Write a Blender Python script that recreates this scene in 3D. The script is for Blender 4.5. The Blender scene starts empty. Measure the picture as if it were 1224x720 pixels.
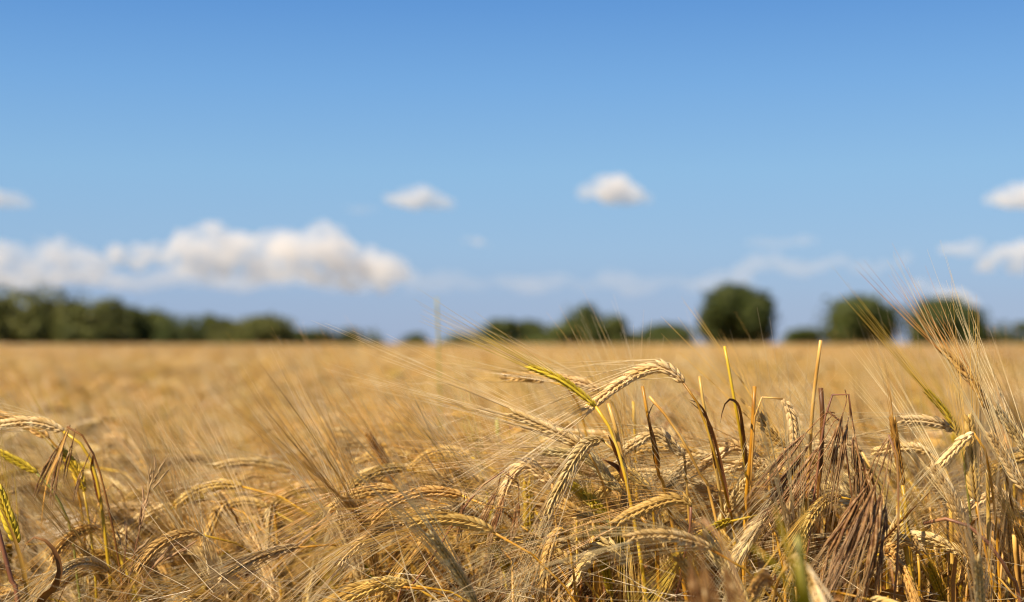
import bpy, bmesh, math, random
import numpy as np
from mathutils import Vector, Matrix

R = math.radians
sc = bpy.context.scene
rng = np.random.default_rng(11)

# ------------------------------------------------------------------ camera
W, H, FPX = 1224.0, 720.0, 1700.0
CZ = 1.0
HOR = 411.0
PITCH = math.atan((HOR - 360.0) / FPX)
cam_d = bpy.data.cameras.new('camera')
cam_d.sensor_width = 36.0
cam_d.lens = FPX / W * 36.0
cam_d.clip_start = 0.02
cam_d.clip_end = 90000
cam_d.dof.use_dof = True
cam_d.dof.focus_distance = 1.12
cam_d.dof.aperture_fstop = 4.8
cam = bpy.data.objects.new('camera', cam_d)
sc.collection.objects.link(cam)
cam.location = (0, 0, CZ)
cam.rotation_euler = (R(90) + PITCH, 0, 0)
sc.camera = cam

# ------------------------------------------------------------------ light
SUN_EL, SUN_AZ = 44.0, -46.0          # azimuth measured from straight behind the camera, + = to the right
sun_dir = Vector((math.sin(R(SUN_AZ)) * math.cos(R(SUN_EL)), -math.cos(R(SUN_AZ)) * math.cos(R(SUN_EL)), math.sin(R(SUN_EL))))
sl = bpy.data.lights.new('sun', 'SUN')
sl.energy = 5.0
sl.angle = R(0.53)
sl.color = (1.0, 0.88, 0.70)
sun = bpy.data.objects.new('sun', sl)
sc.collection.objects.link(sun)
sun.rotation_euler = sun_dir.to_track_quat('Z', 'Y').to_euler()

world = bpy.data.worlds.new('World')
sc.world = world
world.use_nodes = True
nt = world.node_tree
nt.nodes.clear()
out = nt.nodes.new('ShaderNodeOutputWorld')
bg = nt.nodes.new('ShaderNodeBackground')
sky = nt.nodes.new('ShaderNodeTexSky')
sky.sky_type = 'NISHITA'
sky.sun_disc = False
sky.sun_elevation = R(SUN_EL)
sky.sun_rotation = math.atan2(sun_dir.x, sun_dir.y)
sky.altitude = 0
sky.air_density = 1.0
sky.dust_density = 0.2
sky.ozone_density = 2.5
bg.inputs['Strength'].default_value = 0.085
geo = nt.nodes.new('ShaderNodeTexCoord')
sep = nt.nodes.new('ShaderNodeSeparateXYZ')
ramp = nt.nodes.new('ShaderNodeValToRGB')
for i_, (z_, c_) in enumerate([(0.0, (.262, .375, .62)), (.03, (.268, .395, .645)), (.065, (.275, .455, .71)), (.12, (.245, .475, .755)), (.18, (.165, .395, .755)), (.235, (.098, .30, .69)), (.34, (.05, .17, .50)), (.5, (.03, .11, .34)), (1.0, (.018, .06, .2))]):
    e_ = ramp.color_ramp.elements[i_] if i_ < 2 else ramp.color_ramp.elements.new(z_)
    e_.position = z_
    e_.color = (*c_, 1)
mulc = nt.nodes.new('ShaderNodeMix'); mulc.data_type = 'RGBA'; mulc.blend_type = 'MULTIPLY'; mulc.inputs['Factor'].default_value = 1
SKYK = 7.45
mulc.inputs['B'].default_value = (SKYK, SKYK, SKYK, 1)
mixc = nt.nodes.new('ShaderNodeMix'); mixc.data_type = 'RGBA'; mixc.inputs['Factor'].default_value = .85
nt.links.new(geo.outputs['Generated'], sep.inputs[0])
nt.links.new(sep.outputs['Z'], ramp.inputs[0])
nt.links.new(ramp.outputs[0], mulc.inputs['A'])
nt.links.new(sky.outputs[0], mixc.inputs['A'])
nt.links.new(mulc.outputs['Result'], mixc.inputs['B'])
nt.links.new(mixc.outputs['Result'], bg.inputs[0])
nt.links.new(bg.outputs[0], out.inputs[0])

vs = sc.view_settings
sc.display_settings.display_device = 'sRGB'
vs.view_transform = 'Standard'
vs.look = 'None'
vs.exposure = 0.62
vs.gamma = 1.0
vs.use_curve_mapping = False
cy = sc.cycles
cy.use_denoising = True
cy.denoiser = 'OPENIMAGEDENOISE'
cy.denoising_input_passes = 'RGB_ALBEDO_NORMAL'
cy.denoising_prefilter = 'ACCURATE'
cy.denoising_quality = 'HIGH'
cy.pixel_filter_type = 'BLACKMAN_HARRIS'
cy.filter_width = 1.15
cy.max_bounces = 20
cy.diffuse_bounces = 2
cy.glossy_bounces = 2
cy.transmission_bounces = 3
cy.volume_bounces = 20
cy.transparent_max_bounces = 16
cy.use_adaptive_sampling = False

# ------------------------------------------------------------------ helpers
FWD = np.array([0, math.cos(PITCH), math.sin(PITCH)])
UP = np.array([0, -math.sin(PITCH), math.cos(PITCH)])
RIGHT = np.array([1.0, 0, 0])


def P(x, y, d):
    """the place that the photograph shows at (x, y), d metres from the camera"""
    return np.array([0, 0, CZ]) + d * (FWD + RIGHT * (x - W / 2) / FPX + UP * (H / 2 - y) / FPX)


def nrm(v):
    return v / (np.linalg.norm(v) + 1e-12)


class MB:
    """collects vertices and faces of one mesh"""

    def __init__(self):
        self.v, self.f, self.m, self.n = [], [], [], 0

    def add(self, verts, faces, mat=0):
        verts = np.asarray(verts, float)
        self.v.append(verts)
        o = self.n
        for f in faces:
            self.f.append(tuple(int(i) + o for i in f))
        self.m.extend([mat] * len(faces))
        self.n += len(verts)

    def join(self, other, mat):
        if other.n == 0:
            return
        self.v.append(np.concatenate(other.v))
        o = self.n
        self.f.extend([tuple(i + o for i in f) for f in other.f])
        self.m.extend([mat] * len(other.f))
        self.n += other.n

    def moved(self, off):
        c = MB()
        c.v = [np.concatenate(self.v) - off] if self.n else []
        c.f, c.m, c.n = self.f, self.m, self.n
        return c

    def mesh(self, name, mats, smooth=True):
        me = bpy.data.meshes.new(name)
        V = np.concatenate(self.v) if self.n else np.zeros((0, 3))
        me.from_pydata(V.tolist(), [], self.f)
        for m in mats:
            me.materials.append(m)
        if len(mats) > 1:
            me.polygons.foreach_set('material_index', np.array(self.m, np.int32))
        if smooth:
            me.polygons.foreach_set('use_smooth', np.ones(len(me.polygons), bool))
        me.update()
        return me


def link(name, me, parent=None, loc=None):
    o = bpy.data.objects.new(name, me)
    sc.collection.objects.link(o)
    if parent is not None:
        o.parent = parent
    if loc is not None:
        o.location = loc
    return o


def tag(o, label=None, cat=None, group=None, kind=None):
    if label: o['label'] = label
    if cat: o['category'] = cat
    if group: o['group'] = group
    if kind: o['kind'] = kind
    return o


def catmull(pts, n):
    pts = np.asarray(pts, float)
    if len(pts) == 2:
        t = np.linspace(0, 1, n)[:, None]
        return pts[0] * (1 - t) + pts[1] * t
    p = np.vstack([2 * pts[0] - pts[1], pts, 2 * pts[-1] - pts[-2]])
    res = []
    for i in range(1, len(p) - 2):
        t = np.linspace(0, 1, 14, endpoint=False)[:, None]
        a, b, c, d = p[i - 1], p[i], p[i + 1], p[i + 2]
        res.append(0.5 * (2 * b + (c - a) * t + (2 * a - 5 * b + 4 * c - d) * t ** 2 + (3 * b - a - 3 * c + d) * t ** 3))
    res = np.vstack(res + [pts[-1:]])
    return resample(res, n)


def resample(c, n):
    L = np.r_[0, np.cumsum(np.linalg.norm(np.diff(c, axis=0), axis=1))]
    s = np.linspace(0, L[-1], n)
    return np.stack([np.interp(s, L, c[:, k]) for k in range(3)], 1)


def length(c):
    return np.linalg.norm(np.diff(c, axis=0), axis=1).sum()


def frames(c, ref):
    T = np.gradient(c, axis=0)
    T /= np.linalg.norm(T, axis=1)[:, None] + 1e-12
    B = np.zeros_like(c)
    b = np.asarray(ref, float)
    for i in range(len(c)):
        b = b - T[i] * b.dot(T[i])
        if np.linalg.norm(b) < 1e-4:
            b = np.cross(T[i], [0.3, 0.5, 0.8])
        b = nrm(b)
        B[i] = b
    N = np.cross(B, T)
    return T, N, B


def tube(mb, c, rad, k=5, ref=(0.1, -1, 0.1), mat=0, cap=True):
    c = np.asarray(c, float)
    n = len(c)
    rad = np.broadcast_to(np.asarray(rad, float), (n,))
    T, N, B = frames(c, ref)
    a = np.arange(k) * 2 * math.pi / k
    V = c[:, None, :] + rad[:, None, None] * (np.cos(a)[None, :, None] * N[:, None, :] + np.sin(a)[None, :, None] * B[:, None, :])
    F = [(i * k + j, i * k + (j + 1) % k, (i + 1) * k + (j + 1) % k, (i + 1) * k + j) for i in range(n - 1) for j in range(k)]
    if cap:
        F += [tuple(range((n - 1) * k, n * k)), tuple(range(k - 1, -1, -1))]
    mb.add(V.reshape(-1, 3), F, mat)


def ribbon(mb, c, width, ref=(0.1, -1, 0.2), twist=0.0, fold=0.25, mat=0):
    """a dry leaf: three vertices across, folded along its midrib, narrowing to a tip; thin closed body"""
    n = len(c)
    T, N, B = frames(c, ref)
    t = np.linspace(0, 1, n)
    w = width * np.clip(np.minimum(0.55 + t * 3, 1.0) * (1 - t ** 2.2) + 0.03, 0, 1)
    a = twist * t
    S = np.cos(a)[:, None] * N + np.sin(a)[:, None] * B
    D = -np.sin(a)[:, None] * N + np.cos(a)[:, None] * B
    up = D * (w * fold)[:, None]
    th = D * 0.00015
    V = np.stack([c - S * w[:, None] / 2 + up, c, c + S * w[:, None] / 2 + up], 1)
    V2 = np.stack([c - S * w[:, None] / 2 + up - th, c - th, c + S * w[:, None] / 2 + up - th], 1)
    A = np.concatenate([V, V2], 1).reshape(-1, 3)
    F = []
    for i in range(n - 1):
        p, q = i * 6, (i + 1) * 6
        F += [(p, p + 1, q + 1, q), (p + 1, p + 2, q + 2, q + 1), (p + 4, p + 3, q + 3, q + 4), (p + 5, p + 4, q + 4, q + 5)]
    mb.add(A, F, mat)


# template of one grain: rings along x in 0..1
def grain_template(k, rings):
    v, f = [], []
    for t, r in rings:
        for j in range(k):
            a = 2 * math.pi * j / k
            v.append((t, r * math.cos(a), r * math.sin(a)))
    for i in range(len(rings) - 1):
        for j in range(k):
            f.append((i * k + j, i * k + (j + 1) % k, (i + 1) * k + (j + 1) % k, (i + 1) * k + j))
    return np.array(v), f


G_HI = grain_template(6, [(0, .12), (.12, .72), (.32, 1), (.6, .92), (.82, .5), (1, .08)])
G_LO = grain_template(4, [(0, .2), (.35, 1), (1, .08)])


def add_grain(mb, tpl, p, d, side, face, L, w, h):
    d = nrm(d)
    y = nrm(side - d * side.dot(d))
    z = np.cross(d, y)
    v = tpl[0]
    mb.add(p + v[:, :1] * d * L + v[:, 1:2] * y * w + v[:, 2:3] * z * h, tpl[1])


def awn_strip(mb, p, d, L, bend, r0, seg, k):
    t = np.linspace(0, 1, seg + 1)[:, None]
    c = p + d * L * t + bend * (t ** 2) * L
    tube(mb, c, r0 * (1 - 0.82 * t[:, 0]), k, cap=False)


def barley_ear(curve, face, r, lod=0, awn_len=0.12, awn_dir=None, awn_spread=0.13, gl=0.0112, gw=0.00185, awn_keep=0.85, awn_r=0.00031, ang=21, sag=0.12, follow=0.4):
    """two rows of overlapping grains on a jointed rachis and the long awns that leave their tips"""
    ear, awns = MB(), MB()
    L = length(curve)
    n = max(8, int(L / (0.0024 if lod == 0 else 0.007)))
    c = resample(np.asarray(curve, float), 60)
    T, N, B = frames(c, face)
    tube(ear, c[::4] if lod == 0 else c[::12], 0.0009, 4 if lod == 0 else 3)
    tpl = G_HI if lod == 0 else G_LO
    tipT = T[-1] if awn_dir is None else nrm(np.asarray(awn_dir, float))
    for i in range(n):
        s = i / (n - 1)
        k = min(59, int(s * 57 + r.uniform(0, 1)))
        sd = 1 if i % 2 else -1
        a = R(ang) * (1.0 - 0.5 * s) * r.uniform(.8, 1.2)
        size = (0.72 + 0.28 * min(1, s * 5)) * (1 - 0.28 * max(0, s - .75) * 4) * r.uniform(.92, 1.06)
        if lod:
            size *= 1.35
        d = T[k] * math.cos(a) + N[k] * sd * math.sin(a) + B[k] * r.normal(0, .05)
        p = c[k] + N[k] * sd * 0.0012
        add_grain(ear, tpl, p, d, N[k], B[k], gl * size, gw * size, gw * .78 * size)
        tip = p + nrm(d) * gl * size * .97
        if r.random() < awn_keep:
            dd = T[k] * follow + tipT * (1 - follow) + N[k] * (sd * awn_spread * r.uniform(.1, 1.3)) + B[k] * r.normal(0, awn_spread * .55)
            dd = nrm(nrm(dd) + 0.25 * nrm(d))
            bend = nrm(tipT) * .25 + np.array([0, 0, -sag]) * r.uniform(0, 1.5) + r.normal(0, .03, 3)
            l = awn_len * (1.05 - .35 * abs(s - .45)) * r.uniform(.7, 1.1)
            if lod == 0:
                awn_strip(awns, tip, dd, l, bend, awn_r, 5, 3)
            elif i % 2 == 0 or r.random() < .5:
                awn_strip(awns, tip, dd, l, bend, awn_r * 1.9, 2, 3)
        if lod == 0:
            # slim sterile florets and glumes on both faces
            for fs in (1, -1):
                q = c[k] + B[k] * fs * 0.0012 + N[k] * sd * .0007
                d2 = T[k] * .95 + B[k] * fs * .22 + N[k] * sd * .16
                add_grain(ear, G_LO, q, d2, N[k], B[k], gl * .78 * size, gw * .62, gw * .42)
    return ear, awns


def stem_tube(mb, c, r0=0.0014, r1=0.0009, lod=0):
    n = len(c)
    t = np.linspace(0, 1, n)
    rad = r0 + (r1 - r0) * t
    if lod == 0:
        for s in (.28, .52, .74):
            rad = rad + 0.0006 * np.exp(-((t - s) * n / 1.1) ** 2)
    tube(mb, c, rad, 6 if lod == 0 else 3)


# ------------------------------------------------------------------ materials
def mat_plant(name, c1, c2, c3=None, scale=60, rough=.55, trans=.25, stretch=(1, 1, 1), hv=(.008, .2), spec=.4):
    m = bpy.data.materials.new(name)
    m.use_nodes = True
    n = m.node_tree
    N = n.nodes
    N.clear()
    o = N.new('ShaderNodeOutputMaterial')
    tc = N.new('ShaderNodeTexCoord')
    mp = N.new('ShaderNodeMapping')
    mp.inputs['Scale'].default_value = stretch
    nz = N.new('ShaderNodeTexNoise')
    nz.inputs['Scale'].default_value = scale
    nz.inputs['Detail'].default_value = 3
    oi = N.new('ShaderNodeObjectInfo')
    addv = N.new('ShaderNodeVectorMath'); addv.operation = 'ADD'
    cmb = N.new('ShaderNodeMath'); cmb.operation = 'MULTIPLY'; cmb.inputs[1].default_value = 37.0
    n.links.new(oi.outputs['Random'], cmb.inputs[0])
    n.links.new(tc.outputs['Object'], mp.inputs['Vector'])
    n.links.new(mp.outputs[0], addv.inputs[0])
    n.links.new(cmb.outputs[0], addv.inputs[1])
    n.links.new(addv.outputs[0], nz.inputs['Vector'])
    cr = N.new('ShaderNodeValToRGB')
    e = cr.color_ramp.elements
    e[0].position, e[0].color = .34, (*c1, 1)
    e[1].position, e[1].color = .58, (*c2, 1)
    if c3:
        x = e.new(.72); x.color = (*c3, 1)
    n.links.new(nz.outputs['Fac'], cr.inputs[0])
    hs = N.new('ShaderNodeHueSaturation')
    hs.inputs['Saturation'].default_value = 1.07
    mr = N.new('ShaderNodeMapRange')
    mr.inputs['To Min'].default_value = 1 - hv[1]
    mr.inputs['To Max'].default_value = 1 + hv[1] * .8
    n.links.new(oi.outputs['Random'], mr.inputs['Value'])
    n.links.new(mr.outputs[0], hs.inputs['Value'])
    wn = N.new('ShaderNodeTexWhiteNoise'); wn.noise_dimensions = '1D'
    n.links.new(oi.outputs['Random'], wn.inputs['W'])
    mh = N.new('ShaderNodeMapRange')
    mh.inputs['To Min'].default_value = .502 - hv[0]
    mh.inputs['To Max'].default_value = .502 + hv[0]
    n.links.new(wn.outputs['Value'], mh.inputs['Value'])
    n.links.new(mh.outputs[0], hs.inputs['Hue'])
    n.links.new(cr.outputs[0], hs.inputs['Color'])
    b = N.new('ShaderNodeBsdfPrincipled')
    b.inputs['Roughness'].default_value = rough
    b.inputs['Specular IOR Level'].default_value = spec
    n.links.new(hs.outputs[0], b.inputs['Base Color'])
    last = b
    if trans > 0:
        tr = N.new('ShaderNodeBsdfTranslucent')
        n.links.new(hs.outputs[0], tr.inputs['Color'])
        mx = N.new('ShaderNodeMixShader')
        mx.inputs[0].default_value = trans
        n.links.new(b.outputs[0], mx.inputs[1])
        n.links.new(tr.outputs[0], mx.inputs[2])
        last = mx
    n.links.new(last.outputs[0], o.inputs['Surface'])
    return m


EAR = {
    'gold': mat_plant('ear_gold', (.54, .31, .095), (.73, .46, .165), (.81, .56, .24), 90, trans=.12),
    'pale': mat_plant('ear_pale', (.64, .42, .165), (.80, .58, .29), (.86, .68, .40), 90, trans=.12),
    'green': mat_plant('ear_greenish', (0.467, 0.325, 0.042), (0.668, 0.452, 0.071), (0.735, 0.482, 0.114), 60, trans=.12),
    'brown': mat_plant('ear_brown', (0.312, 0.137, 0.038), (0.489, 0.242, 0.066), (0.646, 0.367, 0.124), 90, trans=.12),
}
AWN = {
    'gold': mat_plant('awn_gold', (0.690, 0.399, 0.114), (0.846, 0.535, 0.181), None, 40, .3, .25, spec=.7),
    'pale': mat_plant('awn_pale', (.80, .57, .28), (.88, .71, .43), None, 40, .3, .2, spec=.7),
    'green': mat_plant('awn_greenish', (0.579, 0.377, 0.077), (0.712, 0.482, 0.114), None, 40, .35, .25, spec=.7),
    'brown': mat_plant('awn_brown', (0.401, 0.189, 0.057), (0.579, 0.304, 0.095), None, 40, .35, .25, spec=.6),
}
STEM = {
    'gold': mat_plant('stem_gold', (0.334, 0.137, 0.024), (0.668, 0.357, 0.066), (0.779, 0.473, 0.124), 22, .4, .1, (3, 3, 1), spec=.5),
    'yellow': mat_plant('stem_yellow', (.46, .25, .04), (.68, .43, .065), (.72, .50, .13), 26, .4, .1, (3, 3, 1), spec=.5),
    'pale': mat_plant('stem_pale', (0.512, 0.262, 0.066), (0.779, 0.473, 0.143), (0.868, 0.587, 0.238), 22, .4, .1, (3, 3, 1), spec=.5),
    'brown': mat_plant('stem_brown', (0.133, 0.053, 0.017), (0.312, 0.137, 0.038), (0.557, 0.304, 0.086), 30, .5, .1, (3, 3, 1)),
    'purple': mat_plant('stem_purple', (.20, .085, .05), (.34, .16, .08), (.46, .27, .11), 22, .45, .1, (3, 3, 1)),
    'green': mat_plant('stem_green', (.22, .21, .05), (.38, .33, .09), None, 20, .45, .1, (3, 3, 1)),
}
LEAF = {
    'straw': mat_plant('leaf_straw', (0.467, 0.231, 0.057), (0.668, 0.377, 0.114), (0.779, 0.493, 0.181), 45, .6, .35, (1, 1, .4)),
    'brown': mat_plant('leaf_brown', (0.111, 0.045, 0.017), (0.278, 0.121, 0.038), (0.489, 0.252, 0.077), 50, .65, .3, (1, 1, .4)),
    'rust': mat_plant('leaf_rust', (0.234, 0.078, 0.024), (0.401, 0.167, 0.053), (0.512, 0.252, 0.077), 50, .6, .3, (1, 1, .4)),
    'green': mat_plant('leaf_green', (0.278, 0.231, 0.024), (0.401, 0.315, 0.033), (0.557, 0.377, 0.066), 40, .5, .4, (1, 1, .4)),
}
BROME = mat_plant('brome_husk', (.15, .06, .022), (.40, .21, .085), (.76, .53, .29), 190, .5, .25, hv=(.004, .1))
BROME_AWN = mat_plant('brome_awn', (.34, .19, .09), (.58, .38, .20), None, 60, .4, .2)

# ------------------------------------------------------------------ ground
def ground():
    bm = bmesh.new()
    rs = [0, .6, 1.2, 2, 3, 5, 9, 16, 30, 60, 120, 250, 600, 1500, 5000, 20000, 60000]
    k = 48
    prev = [bm.verts.new((0, 0, 0))]
    for r in rs[1:]:
        ring = []
        for j in range(k):
            a = 2 * math.pi * j / k
            z = random.uniform(-.012, .012) if r < 20 else 0
            ring.append(bm.verts.new((r * math.cos(a), r * math.sin(a), z)))
        if len(prev) == 1:
            for j in range(k):
                bm.faces.new((prev[0], ring[j], ring[(j + 1) % k]))
        else:
            for j in range(k):
                bm.faces.new((prev[j], ring[j], ring[(j + 1) % k], prev[(j + 1) % k]))
        prev = ring
    me = bpy.data.meshes.new('ground')
    bm.to_mesh(me)
    m = bpy.data.materials.new('soil')
    m.use_nodes = True
    n = m.node_tree
    b = n.nodes['Principled BSDF']
    b.inputs['Roughness'].default_value = .95
    tc = n.nodes.new('ShaderNodeTexCoord')
    nz = n.nodes.new('ShaderNodeTexNoise'); nz.inputs['Scale'].default_value = 9; nz.inputs['Detail'].default_value = 8
    nz2 = n.nodes.new('ShaderNodeTexNoise'); nz2.inputs['Scale'].default_value = .02; nz2.inputs['Detail'].default_value = 4
    cr = n.nodes.new('ShaderNodeValToRGB')
    cr.color_ramp.elements[0].color = (.035, .02, .012, 1); cr.color_ramp.elements[0].position = .35
    cr.color_ramp.elements[1].color = (.12, .07, .035, 1); cr.color_ramp.elements[1].position = .7
    mx = n.nodes.new('ShaderNodeMix'); mx.data_type = 'RGBA'
    mx.inputs['B'].default_value = (.15, .13, .05, 1)
    n.links.new(tc.outputs['Object'], nz.inputs['Vector'])
    n.links.new(tc.outputs['Object'], nz2.inputs['Vector'])
    n.links.new(nz.outputs['Fac'], cr.inputs[0])
    n.links.new(cr.outputs[0], mx.inputs['A'])
    n.links.new(nz2.outputs['Fac'], mx.inputs['Factor'])
    n.links.new(mx.outputs['Result'], b.inputs['Base Color'])
    bp = n.nodes.new('ShaderNodeBump'); bp.inputs['Strength'].default_value = .6; bp.inputs['Distance'].default_value = .02
    n.links.new(nz.outputs['Fac'], bp.inputs['Height'])
    n.links.new(bp.outputs[0], b.inputs['Normal'])
    me.materials.append(m)
    o = link('ground', me)
    o['kind'] = 'structure'


ground()

# ------------------------------------------------------------------ clouds
def mat_cloud(name, density, even=False, col=(.991, .958, .922)):
    m = bpy.data.materials.new(name)
    m.use_nodes = True
    n = m.node_tree
    n.nodes.clear()
    o = n.nodes.new('ShaderNodeOutputMaterial')
    v = n.nodes.new('ShaderNodeVolumePrincipled')
    v.inputs['Color'].default_value = (*col, 1)
    v.inputs['Density'].default_value = density
    v.inputs['Anisotropy'].default_value = -0.15
    if even:
        n.links.new(v.outputs[0], o.inputs['Volume'])
        return m
    tc = n.nodes.new('ShaderNodeTexCoord')
    nz = n.nodes.new('ShaderNodeTexNoise')
    nz.inputs['Scale'].default_value = .0055
    nz.inputs['Detail'].default_value = 4
    mr = n.nodes.new('ShaderNodeMapRange')
    mr.inputs['From Min'].default_value = .36
    mr.inputs['From Max'].default_value = .62
    mr.inputs['To Min'].default_value = density * .08
    mr.inputs['To Max'].default_value = density * 1.9
    n.links.new(tc.outputs['Object'], nz.inputs['Vector'])
    n.links.new(nz.outputs['Fac'], mr.inputs['Value'])
    n.links.new(mr.outputs[0], v.inputs['Density'])
    n.links.new(v.outputs[0], o.inputs['Volume'])
    return m


cloud_tex = bpy.data.textures.new('cloud_lumps', 'CLOUDS')
cloud_tex.noise_scale = 230
cloud_tex.noise_depth = 3


def cloud(label, puffs, D, dens, flat=.75, lump=95, seed=0, even=False):
    """puffs: (x, y, radius) in photo pixels, placed D metres away at their real height and size"""
    r = random.Random(seed)
    m_px = D / FPX
    cx = sum(p[0] for p in puffs) / len(puffs)
    cyy = sum(p[1] for p in puffs) / len(puffs)
    c = Vector(P(cx, cyy, D))
    bm = bmesh.new()
    for (x, y, rad) in puffs:
        for q in range(3):
            k = 1 if q == 0 else r.uniform(.45, .7)
            p = Vector(P(x + (0 if q == 0 else r.uniform(-.8, .8) * rad), y + (0 if q == 0 else r.uniform(-.3, .5) * rad), D + r.uniform(-1, 1) * rad * m_px * .8)) - c
            mt = Matrix.Translation(p) @ Matrix.Diagonal((rad * m_px * k, rad * m_px * k, rad * m_px * k * flat, 1))
            bmesh.ops.create_icosphere(bm, subdivisions=3, radius=1, matrix=mt)
    me = bpy.data.meshes.new('cloud')
    bm.to_mesh(me)
    bm.free()
    me.materials.append(mat_cloud('cloud_vapour', dens, even))
    o = link('cloud', me, None, c)
    rm = o.modifiers.new('merge', 'REMESH')
    rm.mode = 'VOXEL'
    rm.voxel_size = max(12.0, min(p[2] for p in puffs) * m_px / 4)
    dp = o.modifiers.new('lumps', 'DISPLACE')
    dp.texture = cloud_tex
    dp.texture_coords = 'GLOBAL'
    dp.strength = lump
    dp.mid_level = .5
    tag(o, label, 'cloud', 'white clouds over the field', 'thing')
    return o


cloud('small puffy white cloud alone high above the horizon', [(702, 230, 11), (720, 225, 16), (740, 223, 18), (758, 231, 13), (775, 237, 8), (730, 234, 15), (750, 235, 12)], 7000, .0085, flat=.8, seed=1)
cloud('small flat white cloud above the long cloud bank', [(470, 239, 9), (485, 236, 14), (503, 235, 14), (522, 240, 11), (537, 243, 6)], 8000, .0075, seed=2)
cloud('faint grey wisp trailing beside the small flat white cloud', [(415, 249, 5), (424, 250, 6), (432, 251, 7), (441, 250, 7), (450, 249, 7)], 8500, .0022, flat=.6, lump=20, seed=3)
cloud('white cloud cut by the left frame edge above the cloud bank', [(-30, 238, 18), (-8, 236, 17), (12, 240, 14), (30, 243, 9)], 7500, .0055, seed=4)
cloud('white cloud cut by the right frame edge high over trees', [(1186, 239, 8), (1208, 234, 17), (1230, 233, 20), (1255, 238, 14)], 7500, .0065, seed=5)
cloud('long heaped white cloud bank over the low trees', [(140, 304, 15), (165, 306, 18), (190, 302, 20), (222, 296, 25), (250, 289, 29), (285, 299, 28), (320, 297, 27), (350, 300, 29), (384, 292, 30), (408, 306, 27), (440, 314, 24), (462, 320, 22), (478, 324, 15), (455, 334, 20), (420, 330, 20), (380, 325, 22), (340, 322, 22), (300, 320, 22), (260, 316, 22), (225, 314, 20)], 15000, .0026, flat=.85, lump=210, seed=6)
cloud('flat grey lavender cloud base under the heaped bank', [(x, 334 + 5 * math.sin(x * .05), 20) for x in range(-60, 500, 16)], 17000, .0010, flat=.55, lump=60, seed=16, even=True)
cloud('heaped white cloud above the tall wood on the horizon', [(-20, 308, 28), (8, 304, 24), (40, 313, 22), (72, 302, 25), (96, 312, 22), (118, 318, 17), (30, 328, 22), (70, 326, 22), (105, 330, 18), (-10, 330, 22)], 15500, .0017, lump=170, seed=7)
cloud('tiny faded pinkish cloud alone below the small flat cloud', [(558, 287, 6), (572, 289, 9), (586, 293, 5)], 9000, .006, flat=.6, lump=40, seed=8)
cloud('thin flat hazy cloud layer low between tree groups', [(x, 338 + 4 * math.sin(x * 1.7), 16 + 6 * math.sin(x * 2.3)) for x in range(500, 900, 14)], 18000, .00045, flat=.55, lump=90, seed=9, even=True)
cloud('faint broken cloud pair above the round dark tree', [(896, 290, 7), (908, 290, 9), (922, 291, 8), (935, 291, 7), (948, 289, 8), (960, 287, 10), (972, 288, 7)], 12000, .0016, flat=.7, lump=50, seed=10, even=True)
cloud('pale ragged cloud patch over the two round trees', [(x, 318 + 6 * math.sin(x * .08) + 4 * math.sin(x * 1.3), 13 + 5 * math.sin(x * 2.1)) for x in range(890, 1090, 12)], 15000, .0011, flat=.75, lump=130, seed=11, even=True)
cloud('low white cloud spread behind the bristling barley awns', [(1130, 298, 10), (1146, 298, 11), (1163, 297, 14), (1195, 303, 14), (1222, 300, 17), (1250, 304, 18), (1180, 316, 14), (1215, 320, 14)], 14000, .0028, flat=.75, lump=90, seed=12)
cloud('small white cloud touching the top of the round tree', [(1100, 341, 10), (1112, 346, 10), (1125, 352, 10), (1145, 355, 13), (1160, 360, 9)], 15000, .0030, flat=.8, lump=60, seed=13)

# ------------------------------------------------------------------ trees
def mat_foliage(name, a, b, c):
    return mat_plant(name, a, b, c, .35, .6, .25, hv=(.012, .18), spec=.3)


FOL = [mat_foliage('foliage_dark', (0.069, 0.086, 0.021), (0.109, 0.124, 0.031), (0.161, 0.167, 0.048)),
       mat_foliage('foliage_olive', (0.092, 0.103, 0.028), (0.144, 0.149, 0.041), (0.196, 0.193, 0.060)),
       mat_foliage('foliage_deep', (0.057, 0.074, 0.018), (0.094, 0.108, 0.028), (0.144, 0.149, 0.044))]
BARK = mat_plant('bark', (.05, .035, .025), (.11, .08, .055), None, 3, .9, 0)


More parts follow.
